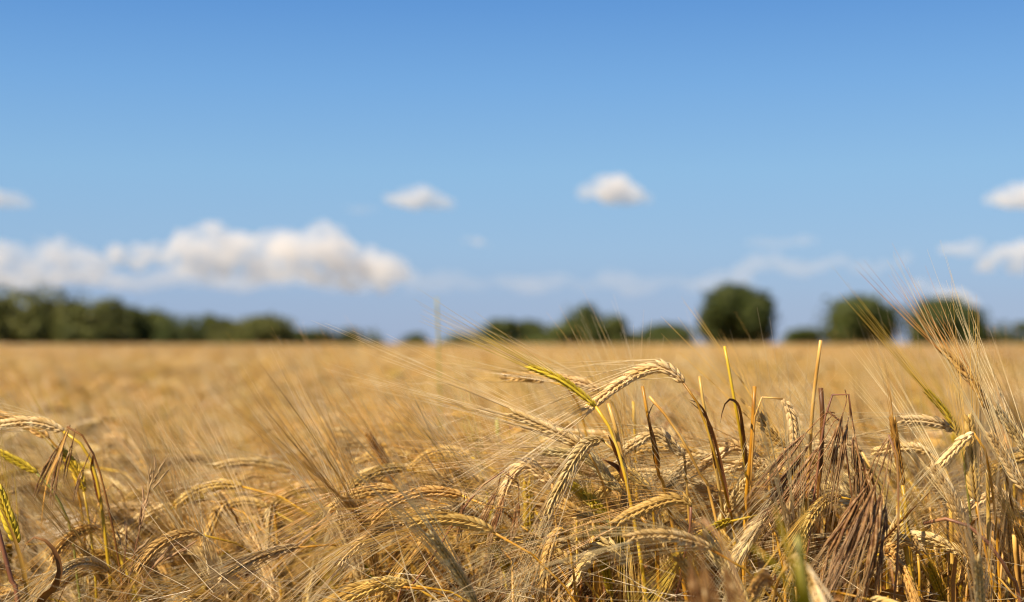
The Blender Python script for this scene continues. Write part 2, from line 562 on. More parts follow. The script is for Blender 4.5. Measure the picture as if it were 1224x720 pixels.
def tree(label, x0, x1, ytop, D, mat=0, cat='tree', name='broadleaf_tree', seed=0, low=.08, group='trees along the far field edge', lobes=None, n=5200):
    r = np.random.default_rng(seed + 100)
    m = D / FPX
    base = P((x0 + x1) / 2, HOR, D)
    base[2] = 0
    h = (CZ + (HOR - ytop) * m) * 1.06
    w = (x1 - x0) * m
    rt = bpy.data.objects.new(name, None)
    sc.collection.objects.link(rt)
    rt.location = base
    tag(rt, label, cat, group)
    # lobes: (u, v, size) u in -1..1 across, v 0..1 up
    if lobes is None:
        lobes = [(0, .5, 1.0), (-.9, .28, .66), (.9, .28, .66), (-.55, .25, .6), (.55, .25, .6)]
        for i in range(8):
            a = r.uniform(0, 2 * math.pi)
            lobes.append((.75 * math.cos(a), r.uniform(.15, .78) if i > 3 else .2, r.uniform(.45, .66)))
    mb = MB()
    cen = []
    for (u, v, s) in lobes:
        rx = w / 2 * min(s, 1.05) * (1 if abs(u) < .01 else .72)
        rz = h * (.44 if abs(u) < .01 else .30) * min(1, s + .25)
        cz = min(max(h * v, rz * .8 + h * low), h - rz)
        if abs(u) < .01:
            rz, cz = h * .5, h * .5
        cen.append((np.array([u * (w / 2 - rx * .9) if abs(u) > .01 else 0, r.uniform(-.35, .35) * w * (abs(u) > .01), cz]), np.array([rx, max(rx * .85, w * .2), rz])))
    per = n // len(cen)
    V, F = [], []
    q = 0
    for c, rad in cen:
        d = r.normal(size=(per, 3)); d /= np.linalg.norm(d, axis=1)[:, None]; d = np.sign(d) * np.abs(d) ** .92; d /= (np.linalg.norm(d, axis=1) ** .6)[:, None]
        rr = r.uniform(.35, 1.0, per) ** .45 * np.where(r.random(per) < .12, r.uniform(1.0, 1.16, per), 1)
        bump = 1 + .13 * np.sin(d[:, 0] * 7 + c[0]) * np.sin(d[:, 2] * 8 + c[2] * 2) + .09 * np.sin(d[:, 1] * 11 + 1.3)
        pos = c + d * rad * (rr * bump)[:, None]
        pos = pos[pos[:, 2] > h * low * r.uniform(.6, 1.4)]
        for p in pos:
            nn = nrm((p - c) / rad + r.normal(0, .42, 3))
            t1 = nrm(np.cross(nn, r.normal(size=3)))
            t2 = np.cross(nn, t1)
            s = r.uniform(.6, 1.3) * (w + h) * .5 * .030
            V += [p - t1 * s - t2 * s * .5, p + t1 * s * .3 - t2 * s * .7 + nn * s * .3, p + t1 * s + t2 * s * .4, p - t1 * s * .2 + t2 * s * .8 - nn * s * .2]
            F.append((q, q + 1, q + 2, q + 3)); q += 4
    mb.add(V, F)
    link('crown', mb.mesh('crown', [FOL[mat]], False), rt)
    tb = MB()
    tr = w * .03 + .08
    c = catmull([(0, 0, -.2), (w * .01, 0, h * .22), (-w * .015, w * .01, h * .5), (0, 0, h * .75)], 10)
    tube(tb, c, np.linspace(tr, tr * .25, 10), 8)
    for i in range(6):
        a = i * 1.05 + r.uniform(0, .5)
        z = h * r.uniform(.18, .45)
        e = np.array([math.cos(a) * w * .33, math.sin(a) * w * .3, z + h * r.uniform(.18, .3)])
        cc = catmull([(0, 0, z), e * [.45, .45, 1] - [0, 0, h * .08], e], 7)
        tube(tb, cc, np.linspace(tr * .45, tr * .1, 7), 6)
    link('trunk', tb.mesh('trunk', [BARK]), rt)
    return rt


T_ = [
    ('broad olive tree cut by the left frame edge, tallest of the wood', -60, 62, 342, 210, 1),
    ('broad olive tree in the middle of the tall wood', 14, 106, 344, 215, 1),
    ('sloping olive tree at the lower end of the tall wood', 66, 146, 358, 212, 1),
    ('low olive tree joining the tall wood to the hedge line', 104, 178, 369, 225, 1),
    ('low rounded olive tree beside the dark gap in the hedge line', 142, 214, 373, 228, 1),
    ('small dark tree at the dip of the hedge line', 182, 242, 379, 225, 2),
    ('narrow dark pointed tree in the middle of the hedge line', 214, 262, 377, 235, 2),
    ('low olive tree beside the narrow pointed tree', 238, 304, 382, 230, 1),
    ('rounded olive tree near the end of the hedge line', 274, 354, 379, 228, 1),
    ('very low olive bush just past the rounded hedge tree', 335, 380, 395, 240, 0),
    ('low dark bush, wider of two at the hedge end', 360, 424, 391, 240, 2),
    ('low dark bush, last of the hedge before the open horizon', 410, 456, 393, 242, 0),
    ('tiny dark bush alone on the open horizon', 480, 510, 399, 250, 2),
    ('tiny dark bush on the horizon behind crossing awns', 528, 574, 398, 250, 0),
    ('low dark tree at the start of the middle tree group', 568, 655, 384, 220, 2),
    ('low olive tree joining the middle tree group', 612, 708, 388, 222, 1),
    ('tall dark knobbed tree of the middle tree group', 672, 722, 366, 220, 2),
    ('lower dark sloping tree leaning against the knobbed tree', 698, 750, 377, 222, 0),
    ('very low bush between the knobbed tree and domed bush', 740, 780, 398, 240, 1),
    ('low domed dark bush alone beside the big square tree', 768, 830, 388, 225, 2),
    ('big dark square crowned tree standing alone on the horizon', 836, 925, 344, 205, 2),
    ('low dark bush just past the big square tree', 938, 984, 393, 220, 0),
    ('dark round tree, first of the twin round trees', 982, 1076, 356, 212, 0),
    ('dark round tree behind the bristling awns, second of the twins', 1080, 1176, 359, 212, 2),
    ('low dark bush at the far end of the tree line', 1172, 1248, 386, 215, 0),
]
SQ = [(0, .5, 1.0), (-.7, .66, .66), (.72, .64, .64), (-.85, .35, .62), (.85, .33, .64), (-.4, .2, .6), (.4, .2, .6), (0, .2, .61), (.3, .82, .5), (-.3, .84, .5), (.5, .5, .6), (-.5, .5, .6)]
DOME = [(0, .5, 1.0), (-.55, .5, .66), (.5, .56, .68), (-.8, .27, .6), (.75, .3, .62), (0, .25, .72), (.15, .72, .62), (-.25, .68, .55)]
for i, t in enumerate(T_):
    small = t[3] > 384
    t = (t[0], t[1] - 5, t[2] + 5) + t[3:]
    tree(*t, cat='bush' if 'bush' in t[0] else 'tree', name='dark_bush' if 'bush' in t[0] else 'broadleaf_tree', seed=i,
         group='bushes along the far field edge' if 'bush' in t[0] else 'trees along the far field edge', low=.04, lobes=SQ if 'square' in t[0] else DOME if ('round' in t[0] or 'domed' in t[0]) else None, n=5500 if small else 11000)

# ------------------------------------------------------------------ barley: stock plants
def local_plant(h, lean0, neck, tip, wob, r, ear_len, lod=0, style='gold', stemst='gold', leaves=2, awn_len=.12, keep=0.85, face=None, neckpos=.82):
    """a plant standing at the origin that leans towards -x; angles from the vertical in degrees"""
    def curve(L):
        n = 26
        t = np.linspace(0, 1, n)
        phi = R(lean0) * (.3 + .7 * t) + R(neck - lean0) * np.clip((t - neckpos) / (1 - neckpos), 0, 1) ** 1.4
        ds = L / (n - 1)
        x = -np.cumsum(np.sin(phi)) * ds
        z = np.cumsum(np.cos(phi)) * ds
        y = wob * np.sin(t * 2.2) * L * .3
        c = np.stack([x - x[0], y, z - z[0]], 1)
        m = 14
        te = np.linspace(0, 1, m)
        pe = R(neck) + R(tip - neck) * te
        de = ear_len / (m - 1)
        e = np.stack([-np.cumsum(np.sin(pe)) * de, wob * te * .02, np.cumsum(np.cos(pe)) * de], 1)
        return c, c[-1] + e - e[0]
    L = h
    for _ in range(4):
        c, e = curve(L)
        L += h - max(c[:, 2].max(), e[:, 2].max())
        L = max(.15, L)
    c, e = curve(L)
    stem = MB()
    stem_tube(stem, c if lod == 0 else c[[0, 8, 16, 20, 23, 25]], r.uniform(.0012, .0017), .0009, lod)
    fc = face if face is not None else (r.normal(0, .5), -1, r.normal(0, .3))
    ear, awns = barley_ear(e, fc, r, lod, awn_len=awn_len, awn_keep=keep, awn_spread=r.uniform(.10, .2))
    lv = []
    for i in range(leaves):
        s = [.55, .72, .38][i % 3] + r.uniform(-.05, .05)
        p = c[int(s * 25)]
        a = r.uniform(0, 2 * math.pi)
        o = np.array([math.cos(a), math.sin(a), 0])
        l = r.uniform(.12, .22)
        cc = catmull([p, p + o * l * .12 + [0, 0, l * .38], p + o * l * .42 + [0, 0, l * .45], p + o * l * .62 + [0, 0, l * .12], p + o * l * r.uniform(.4, .7) - [0, 0, l * r.uniform(.1, .45)]], 11 if lod == 0 else 5)
        b = MB()
        ribbon(b, cc, r.uniform(.004, .008), (0.2, -1, .4), r.uniform(-3, 3), .3)
        lv.append(b)
    return dict(stem=stem, ear=ear, awns=awns, leaves=lv, style=style, stemst=stemst)


POSES = [('nodding', 9, 80, 128), ('upright', 14, 22, 38), ('hanging', 8, 140, 172), ('level', 12, 58, 100)]
STY = [('gold', 'gold'), ('gold', 'pale'), ('pale', 'gold'), ('gold', 'gold'), ('pale', 'pale'), ('pale', 'gold'), ('green', 'yellow'), ('gold', 'yellow'), ('gold', 'gold')]
variants = []
vr = np.random.default_rng(5)
for i in range(40):
    pn, a, b, c = POSES[[0, 1, 1, 2, 3, 1, 0][i % 7]]
    st = STY[i % len(STY)]
    hh = vr.uniform(.80, .90)
    pl = local_plant(hh, a + vr.normal(0, 4), b + vr.normal(0, 9), c + vr.normal(0, 10), vr.normal(0, .12), vr, vr.uniform(.062, .09), 0, st[0], st[1], int(vr.integers(1, 4)), vr.uniform(.10, .14))
    pl['h'] = hh
    pl['pose'] = pn
    pl['me'] = dict(stem=pl['stem'].mesh('stem', [STEM[st[1]]]), ear=pl['ear'].mesh('ear', [EAR[st[0]]]), awns=pl['awns'].mesh('awns', [AWN[st[0]]]),
                    leaves=[b_.mesh('leaf', [LEAF[['straw', 'straw', 'brown', 'rust'][int(vr.integers(0, 4))]]]) for b_ in pl['leaves']])
    variants.append(pl)

# ------------------------------------------------------------------ barley: the crop that nobody could count
store = bpy.data.collections.new('barley_stock')
patches = bpy.data.collections.new('barley_patches')
for i, pl in enumerate(variants[:24]):
    j = MB()
    j.join(pl['stem'], 0); j.join(pl['ear'], 1); j.join(pl['awns'], 2)
    for b_ in pl['leaves']:
        j.join(b_, 3)
    store.objects.link(bpy.data.objects.new('barley_%02d' % i, j.mesh('barley', [STEM[pl['stemst']], EAR[pl['style']], AWN[pl['style']], LEAF['straw' if i % 3 else 'brown']])))

pr = np.random.default_rng(21)
lo = []
for i in range(30):
    pn, a, b, c = POSES[[0, 3, 1, 3, 0, 2][i % 6]]
    lo.append(local_plant(pr.uniform(.76, .9), a + pr.normal(0, 6), b + pr.normal(0, 10), c + pr.normal(0, 12), pr.normal(0, .15), pr, pr.uniform(.06, .09), 1, leaves=1))
PS = 1.5
PM = [STEM['gold'], EAR['gold'], AWN['gold'], LEAF['straw'], EAR['pale'], AWN['pale'], EAR['green']]
for i in range(5):
    j = MB()
    for q in range(400):
        pl = lo[int(pr.integers(0, 30))]
        a = pr.normal(0, .8)
        ca, sa = math.cos(a), math.sin(a)
        M = np.array([[ca, -sa, 0], [sa, ca, 0], [0, 0, 1]])
        off = np.array([pr.uniform(-PS / 2, PS / 2), pr.uniform(-PS / 2, PS / 2), 0])
        s = pr.uniform(.92, 1.04)
        z = pr.random()
        em, am = (1, 2) if z < .55 else ((4, 5) if z < .94 else (6, 2))
        for part, mi in (('stem', 0), ('ear', em), ('awns', am)):
            b_ = pl[part]
            t = MB(); t.v = [np.concatenate(b_.v) @ M.T * s + off]; t.f = b_.f; t.n = b_.n
            j.join(t, mi)
        for b_ in pl['leaves']:
            t = MB(); t.v = [np.concatenate(b_.v) @ M.T * s + off]; t.f = b_.f; t.n = b_.n
            j.join(t, 3)
    patches.objects.link(bpy.data.objects.new('barley_patch_%d' % i, j.mesh('barley_patch', PM)))


def scatter(name, pts, rot, scl, idx, coll):
    me = bpy.data.meshes.new(name)
    me.from_pydata([tuple(p) for p in pts], [], [])
    for nme, typ, arr in (('rot', 'FLOAT_VECTOR', rot), ('scl', 'FLOAT_VECTOR', scl)):
        at = me.attributes.new(nme, typ, 'POINT')
        at.data.foreach_set('vector', np.asarray(arr, np.float32).ravel())
    at = me.attributes.new('idx', 'INT', 'POINT')
    at.data.foreach_set('value', np.asarray(idx, np.int32))
    o = link(name, me)
    g = bpy.data.node_groups.new(name + '_nodes', 'GeometryNodeTree')
    g.interface.new_socket('Geometry', in_out='INPUT', socket_type='NodeSocketGeometry')
    g.interface.new_socket('Geometry', in_out='OUTPUT', socket_type='NodeSocketGeometry')
    N = g.nodes
    gi, go = N.new('NodeGroupInput'), N.new('NodeGroupOutput')
    ci = N.new('GeometryNodeCollectionInfo')
    ci.inputs['Collection'].default_value = coll
    ci.inputs['Separate Children'].default_value = True
    ci.inputs['Reset Children'].default_value = True
    ip = N.new('GeometryNodeInstanceOnPoints')
    ip.inputs['Pick Instance'].default_value = True
    def na(t, n_):
        a = N.new('GeometryNodeInputNamedAttribute'); a.data_type = t; a.inputs['Name'].default_value = n_
        return a.outputs['Attribute']
    L = g.links.new
    L(gi.outputs[0], ip.inputs['Points'])
    L(ci.outputs[0], ip.inputs['Instance'])
    L(na('INT', 'idx'), ip.inputs['Instance Index'])
    er = N.new('FunctionNodeEulerToRotation')
    L(na('FLOAT_VECTOR', 'rot'), er.inputs[0])
    L(er.outputs[0], ip.inputs['Rotation'])
    L(na('FLOAT_VECTOR', 'scl'), ip.inputs['Scale'])
    L(ip.outputs[0], go.inputs[0])
    md = o.modifiers.new('scatter', 'NODES')
    md.node_group = g
    return o


D_IND = 1.75      # plants nearer than this are individuals
D_NEAR = 6.0      # full plants to here, patches of crop beyond
pts, rot, scl, idx = [], [], [], []
sr = np.random.default_rng(33)
while len(pts) < 6300:
    extra = len(pts) < 420
    lefty = 420 <= len(pts) < 760
    y = math.sqrt(sr.uniform(1.2 ** 2, 1.9 ** 2)) if extra else math.sqrt(sr.uniform(D_IND ** 2, D_NEAR ** 2))
    x = sr.uniform(-.03 * y, .42 * y) if extra else sr.uniform(-1, 1) * (.40 * y + .45)
    if lefty:
        y = math.sqrt(sr.uniform(1.3 ** 2, 1.8 ** 2))
        x = sr.uniform(-.44 * y, -.01 * y)
    sag = .5 + .5 * math.sin(x * 1.7 + y * 1.1) * math.sin(y * 2.3 - x * .8)
    k_ = int(sr.integers(0, 24))
    if not extra and variants[k_]['pose'] == 'upright' and sr.random() < .75:
        continue
    s = sr.uniform(.90, 1.01) - .07 * sag
    if (extra or lefty) and variants[k_]['pose'] == 'hanging':
        continue
    if lefty and variants[k_]['pose'] in ('nodding', 'level') and sr.random() < .6:
        continue
    if extra:
        s = (CZ - sr.uniform(.105, .175)) / variants[k_]['h']
    if lefty:
        s = (CZ - (sr.uniform(.17, .24) if y < 1.55 else sr.uniform(.135, .21))) / variants[k_]['h']
    pts.append((x, y, 0)); rot.append((sr.normal(0, .06), sr.normal(0, .08), sr.normal(0, .8))); scl.append((s, s, s)); idx.append(k_)
o = scatter('barley_crop', pts, rot, scl, idx, store)
tag(o, 'blurred golden barley crop filling the field behind the sharp front plants', 'barley crop', None, 'stuff')
pts, rot, scl, idx = [], [], [], []
y = D_NEAR + .5
while y < 235:
    st = PS * (.8 if y < 40 else 1.15)
    n = int((.42 * y + 2) * 2 / st)
    for k in range(n + 1):
        x = -(.42 * y + 2) + k * st + sr.uniform(-.2, .2)
        zs = sr.uniform(.93, 1.03) * (1 + .035 * math.sin(x * .35 + y * .22) * math.sin(y * .31))
        pts.append((x, y + sr.uniform(-.2, .2), 0)); rot.append((0, 0, sr.normal(0, .35))); scl.append((1, 1, zs)); idx.append(int(sr.integers(0, 5)))
    y += st
o = scatter('barley_field', pts, rot, scl, idx, patches)
tag(o, 'far golden barley field stretching out of focus to the tree line', 'barley field', None, 'stuff')
#HEROES
# ------------------------------------------------------------------ the plants in the front row
N_BARLEY = 0


def to_ground(path, lean=.35):
    """carries a stalk on from the lowest place the photograph shows it to its root in the soil"""
    p = [P(*q) for q in path]
    a, b = p[0], p[min(1, len(p) - 1)]
    dr = (a - b) / max(1e-4, b[2] - a[2]) if b[2] > a[2] + .005 else np.array([0, 0, -1.0])
    dx = float(np.clip(dr[0], -lean, lean)) * a[2] * .5
    base = np.array([a[0] + dx, a[1] + float(np.clip(dr[1], -.3, .3)) * a[2] * .3, 0.0])
    mid = (a * .5 + base * .5) + np.array([dx * .15, 0, 0])
    return base, [base, mid] + p


def stand(name, label, cat, base, group=None):
    e = bpy.data.objects.new(name, None)
    sc.collection.objects.link(e)
    e.location = base
    return tag(e, label, cat, group)


def add_leaf(root, base, path, width, mat, twist=.6, label=None):
    b = MB()
    c = catmull([P(*q) for q in path], 16)
    ribbon(b, c, width, (.1, -1, .3), twist, .28)
    o = link('leaf', b.moved(base).mesh('leaf', [LEAF[mat]]), root)
    return o


HR = np.random.default_rng(77)


def hero(label, stem, ear=None, st='gold', es='gold', awn_to=None, al=.12, sp=.13, face=(0, -1, .1), leaves=(), r0=.0014, r1=.0010, group='ripe barley plants in the front row', gl=.0112, gw=.00185, keep=.85, aw=None, sag=.05, ang=21, name='barley_plant', cat='barley plant', follow=.3):
    global N_BARLEY
    base, path = to_ground(stem)
    root = stand(name, label, cat, base, group)
    c = catmull(path, 54)
    sb = MB()
    t = np.linspace(0, 1, len(c))
    rad = r0 + (r1 - r0) * np.clip((t - .5) * 2, 0, 1)
    for s in (.3, .55, .8):
        rad = rad + .0005 * np.exp(-((t - s) * 40) ** 2)
    tube(sb, c, rad, 7)
    link('stem', sb.moved(base).mesh('stem', [STEM[st]]), root)
    if ear is not None:
        e = catmull([P(*q) for q in ear], 40)
        ad = None
        if awn_to is not None:
            ad = P(*awn_to) - e[-1]
        eb, ab = barley_ear(e, face, HR, 0, awn_len=al, awn_dir=ad, awn_spread=sp, gl=gl, gw=gw, awn_keep=keep, sag=sag, ang=ang, follow=follow)
        eo = link('ear', eb.moved(base).mesh('ear', [EAR[es]]), root)
        link('awns', ab.moved(base).mesh('awns', [AWN[aw or es]]), eo)
    for lf in leaves:
        add_leaf(root, base, *lf)
    N_BARLEY += 1
    return root


F = 1.12
hero('big pale barley ear arching over the clump with its grains in herringbone rows',
     [(884, 690, F + .05), (872, 610, F + .03), (852, 535, F), (838, 492, F), (827, 470, F), (817, 458, F)],
     [(817, 458, F), (806, 447, F), (790, 440, F), (768, 444, F), (742, 458, F), (718, 476, F), (702, 490, F)], 'gold', 'pale', (600, 548, F), .135, .07, leaves=[([(872, 612, F + .03), (862, 560, F + .03), (850, 512, F + .02), (838, 492, F + .01), (824, 480, F)], .0035, 'brown', .5)])
hero('long pale barley ear stretched towards upper left over the arched pink stalk',
     [(742, 720, F + .06), (735, 660, F + .05), (724, 590, F + .03), (712, 556, F + .01), (704, 542, F)],
     [(704, 542, F), (690, 531, F), (668, 519, F), (640, 506, F), (612, 494, F)], 'pale', 'pale', (478, 455, F + .02), .15, .05, sag=-.02)
hero('pale barley ear hanging straight down in the clump with spread white awns',
     [(770, 720, F + .04), (762, 640, F + .02), (748, 575, F), (738, 540, F), (728, 528, F), (720, 526, F)],
     [(720, 526, F), (704, 530, F - .01), (690, 546, F - .02), (676, 570, F - .02), (664, 592, F - .02), (655, 614, F - .02)], 'pale', 'pale', (618, 725, F), .14, .12, leaves=[([(748, 575, F), (742, 552, F), (734, 536, F - .01), (727, 520, F - .02)], .006, 'rust', .3), ([(748, 576, F), (738, 560, F), (725, 552, F - .01), (718, 548, F - .01)], .005, 'brown', .8)])
hero('smooth curved barley ear bowing flat to the left on a mauve neck low in clump',
     [(806, 760, F - .02), (812, 700, F - .03), (821, 650, F - .04), (827, 618, F - .05), (826, 606, F - .05)],
     [(826, 606, F - .05), (818, 599, F - .05), (802, 598, F - .05), (780, 604, F - .05), (758, 613, F - .05), (738, 624, F - .05)], 'purple', 'gold', (620, 664, F - .04), .11, .06)
hero('pale ear lying flat with straight white awns below the stretched long ear',
     [(742, 740, F + .07), (738, 680, F + .06), (728, 636, F + .03), (718, 624, F + .02), (710, 621, F)],
     [(710, 621, F), (694, 615, F), (678, 606, F), (660, 600, F + .01)], 'gold', 'gold', (545, 574, F + .02), .13, .06)
hero('greenish yellow barley ear between the two yellow stalks pointing up left',
     [(752, 720, F + .08), (746, 680, F + .07), (734, 640, F + .05), (724, 618, F + .04)],
     [(724, 618, F + .04), (714, 606, F + .04), (700, 594, F + .05), (686, 582, F + .05)], 'green', 'green', (650, 545, F + .08), .09, .14, leaves=[([(746, 690, F + .06), (741, 650, F + .03), (738, 625, F + .02), (742, 608, F + .01)], .008, 'green', .4), ([(734, 650, F + .04), (722, 630, F + .03), (712, 615, F + .02), (706, 590, F)], .004, 'green', .5)])
hero('small tan barley ear lying level and soft behind the slim yellow ear',
     [(712, 640, 1.34), (704, 540, 1.34), (690, 480, 1.33), (672, 459, 1.32), (655, 455, 1.32)],
     [(655, 455, 1.32), (640, 452, 1.32), (622, 451, 1.32), (604, 450, 1.33)], 'gold', 'gold', (500, 438, 1.36), .13, .06)
hero('short pale barley ear just under the arching pale ear, tip leftward',
     [(760, 640, 1.28), (752, 560, 1.28), (738, 495, 1.27), (726, 474, 1.26), (716, 467, 1.26)],
     [(716, 467, 1.26), (704, 461, 1.26), (688, 456, 1.26), (670, 452, 1.27)], 'pale', 'pale', (560, 420, 1.3), .12, .1)
hero('slim yellow green ear seen edge on, crossing in front of other pale ears',
     [(776, 760, F - .01), (766, 670, F - .02), (754, 600, F - .02), (741, 545, F - .02), (728, 510, F - .02), (712, 486, F - .02)],
     [(712, 486, F - .02), (698, 474, F - .02), (680, 460, F - .02), (660, 449, F - .02), (636, 440, F - .02)], 'yellow', 'green', (532, 385, F), .092, .045, (0.2, -.3, 1), gw=.0016, r0=.0019, r1=.0012, ang=13, sag=-.02)
hero('bare straw stalk beside the yellow stalk, broken off at its top',
     [(772, 730, F), (764, 660, F), (752, 590, F), (741, 535, F), (733, 500, F), (727, 482, F)], st='pale', r0=.0020, r1=.0016, group='broken bare stalks', name='broken_stalk', cat='broken stalk')
hero('dark tipped broken stalk leaning behind the arching pale ear',
     [(806, 640, F + .05), (790, 580, F + .04), (779, 520, F + .03), (772, 485, F + .03), (768, 462, F + .03)], st='gold', r0=.0018, r1=.0013, leaves=[([(786, 560, F + .04), (778, 520, F + .03), (774, 500, F + .02), (779, 486, F + .02), (784, 480, F + .02)], .006, 'brown', 1.5)], group='broken bare stalks', name='broken_stalk', cat='broken stalk')
hero('slanting forked straw stalk right of the dark tipped broken stalk',
     [(860, 640, F + .02), (838, 570, F + .01), (812, 520, F), (792, 492, F), (776, 474, F)], st='pale', r0=.0016, r1=.0011, group='broken bare stalks', name='broken_stalk', cat='broken stalk')
hero('thin upright yellow stalk standing alone behind the forked straw',
     [(762, 640, 1.3), (760, 560, 1.3), (758, 500, 1.3), (757, 480, 1.3)], st='yellow', r0=.0016, r1=.0012, group='broken bare stalks', name='broken_stalk', cat='broken stalk')
hero('bright yellow cut stalk with frayed tip rising clear above the clump',
     [(905, 700, F + .1), (896, 600, F + .08), (887, 530, F + .05), (878, 480, F + .04), (871, 440, F + .04), (866, 414, F + .04)], st='yellow', r0=.0019, r1=.0012, leaves=[([(892, 560, F + .06), (885, 500, F + .04), (880, 482, F + .02), (870, 478, F), (864, 490, F), (861, 506, F)], .004, 'brown', 1.2)], group='broken bare stalks', name='broken_stalk', cat='broken stalk')
hero('tall pale straw snapped off clean beside the drooping brown brome',
     [(962, 720, F + .08), (965, 600, F + .06), (969, 520, F + .04), (973, 470, F + .03), (981, 407, F + .02)], st='pale', r0=.0021, r1=.0014, group='broken bare stalks', name='broken_stalk', cat='broken stalk')
hero('pale silvery broken stalk with dark bent top near the cut yellow stalk',
     [(872, 690, F + .07), (862, 600, F + .05), (852, 540, F + .04), (842, 490, F + .04), (836, 450, F + .04)], st='pale', r0=.0021, r1=.0012, leaves=[([(856, 560, F + .04), (846, 505, F + .03), (836, 484, F + .02), (824, 478, F + .01)], .0035, 'rust', .6)], group='broken bare stalks', name='broken_stalk', cat='broken stalk')
hero('brown topped straight stub standing beside the looping pale neck',
     [(890, 640, F + .05), (896, 560, F + .04), (900, 500, F + .04), (902, 462, F + .04)], st='gold', r0=.0014, r1=.0016, group='broken bare stalks', name='broken_stalk', cat='broken stalk')
hero('short dark brown stub standing beside the arched brome stalk',
     [(978, 640, F + .06), (981, 560, F + .05), (983, 500, F + .05), (981, 464, F + .05)], st='brown', r0=.0012, r1=.0020, group='broken bare stalks', name='broken_stalk', cat='broken stalk')
hero('small pale ear dangling from a thin looping neck beside the tall straw',
     [(890, 700, F + .06), (896, 600, F + .05), (901, 520, F + .03), (904, 486, F + .02), (912, 474, F + .02), (924, 471, F + .02), (936, 477, F + .02)],
     [(936, 477, F + .02), (942, 487, F + .02), (947, 503, F + .02), (949, 528, F + .02)], 'pale', 'pale', (930, 640, F + .04), .10, .12, gl=.010, r0=.0013, r1=.0008)
hero('tan ear tilted down among long white awns below the dangling ear',
     [(962, 720, F + .1), (958, 640, F + .09), (950, 580, F + .06), (944, 555, F + .05), (938, 536, F + .05)],
     [(938, 536, F + .05), (928, 524, F + .05), (914, 508, F + .05), (902, 490, F + .05)], 'gold', 'gold', (835, 405, F + .06), .095, .12)
hero('upright ripe ear showing its full face near the frame edge',
     [(1190, 760, F), (1184, 690, F), (1174, 640, F), (1167, 600, F)],
     [(1167, 600, F), (1164, 580, F), (1161, 550, F), (1160, 520, F), (1158, 500, F)], 'gold', 'gold', (1150, 380, F + .02), .095, .06, (0.05, -1, 0), gl=.012, gw=.0023)
hero('tallest tan ear leaning left with bristling awns against the twin trees',
     [(1222, 720, F + .05), (1212, 620, F + .04), (1196, 540, F + .03), (1180, 490, F + .02)],
     [(1180, 490, F + .02), (1172, 472, F + .02), (1160, 453, F + .02), (1144, 435, F + .02), (1126, 418, F + .02)], 'brown', 'gold', (1075, 340, F + .06), .082, .2, (.5, -.6, .3), keep=.7, aw='brown', sag=-.03)
hero('pale ear at the edge with a thick sheaf of white awns rising left',
     [(1262, 740, F), (1252, 660, F), (1240, 610, F), (1228, 588, F)],
     [(1228, 588, F), (1216, 572, F), (1200, 546, F), (1184, 520, F)], 'pale', 'pale', (1158, 440, F), .125, .09, sag=-.02)
hero('second pale ear at the edge hanging under the white awn sheaf',
     [(1270, 760, F + .05), (1258, 700, F + .04), (1246, 640, F + .03), (1236, 570, F + .03), (1232, 548, F + .03)],
     [(1232, 548, F + .03), (1222, 530, F + .03), (1208, 510, F + .03), (1194, 492, F + .03)], 'pale', 'pale', (1150, 400, F + .06), .085, .16, sag=-.02)
hero('small green yellow ear with long straight awns beside upright ripe ear',
     [(1168, 720, F + .07), (1160, 620, F + .06), (1152, 550, F + .04), (1146, 518, F + .03)],
     [(1146, 518, F + .03), (1138, 505, F + .03), (1126, 488, F + .03), (1110, 470, F + .03)], 'green', 'green', (1025, 372, F + .03), .10, .09, (.3, -.3, .8), gw=.0017, ang=14, sag=-.03)
hero('pale ear lying level at left of the green yellow ear',
     [(1176, 720, F + .08), (1168, 620, F + .08), (1158, 550, F + .06), (1150, 524, F + .05), (1142, 516, F + .05)],
     [(1142, 516, F + .05), (1126, 508, F + .05), (1104, 503, F + .05), (1080, 502, F + .05)], 'gold', 'pale', (980, 535, F + .05), .12, .09)
hero('pale ear drooping with a straight white awn bundle pointing down left',
     [(1196, 720, F + .04), (1190, 620, F + .03), (1180, 550, F), (1172, 524, F - .01), (1164, 518, F - .01)],
     [(1164, 518, F - .01), (1154, 524, F - .01), (1142, 536, F - .01), (1126, 552, F - .01)], 'gold', 'pale', (1062, 632, F - .01), .11, .05, gw=.0018, ang=12)
hero('fat pale ear tilted up left behind the straight awn bundle',
     [(1176, 760, F + .03), (1168, 700, F + .03), (1160, 660, F + .02), (1151, 622, F + .02)],
     [(1151, 622, F + .02), (1144, 606, F + .02), (1132, 584, F + .02), (1116, 562, F + .02)], 'pale', 'pale', (1060, 490, F + .04), .10, .1, (.1, -1, .2), gl=.0125, gw=.0024)
hero('small bent ear arching over the pair of bright yellow stalks',
     [(1102, 780, F - .03), (1099, 720, F - .03), (1099, 680, F - .03), (1097, 662, F - .03)],
     [(1097, 662, F - .03), (1092, 651, F - .03), (1080, 648, F - .03), (1062, 656, F - .03)], 'gold', 'gold', (1005, 720, F - .03), .09, .1, gl=.010)
hero('brown stemmed ear standing stiff beside the big brome bunch',
     [(1096, 760, F), (1090, 680, F), (1084, 620, F), (1079, 580, F)],
     [(1079, 580, F), (1075, 556, F), (1071, 530, F), (1067, 502, F)], 'yellow', 'brown', (1060, 440, F), .05, .05, (1, -.3, 0), keep=.3, r0=.0021, r1=.0016, gw=.0017, ang=12)
hero('bright yellow stalk, front one of the pair under the bent ear',
     [(1094, 760, F - .02), (1088, 690, F - .02), (1080, 640, F - .02), (1074, 600, F - .01)], st='yellow', r0=.0022, r1=.0018, group='broken bare stalks', name='broken_stalk', cat='broken stalk')
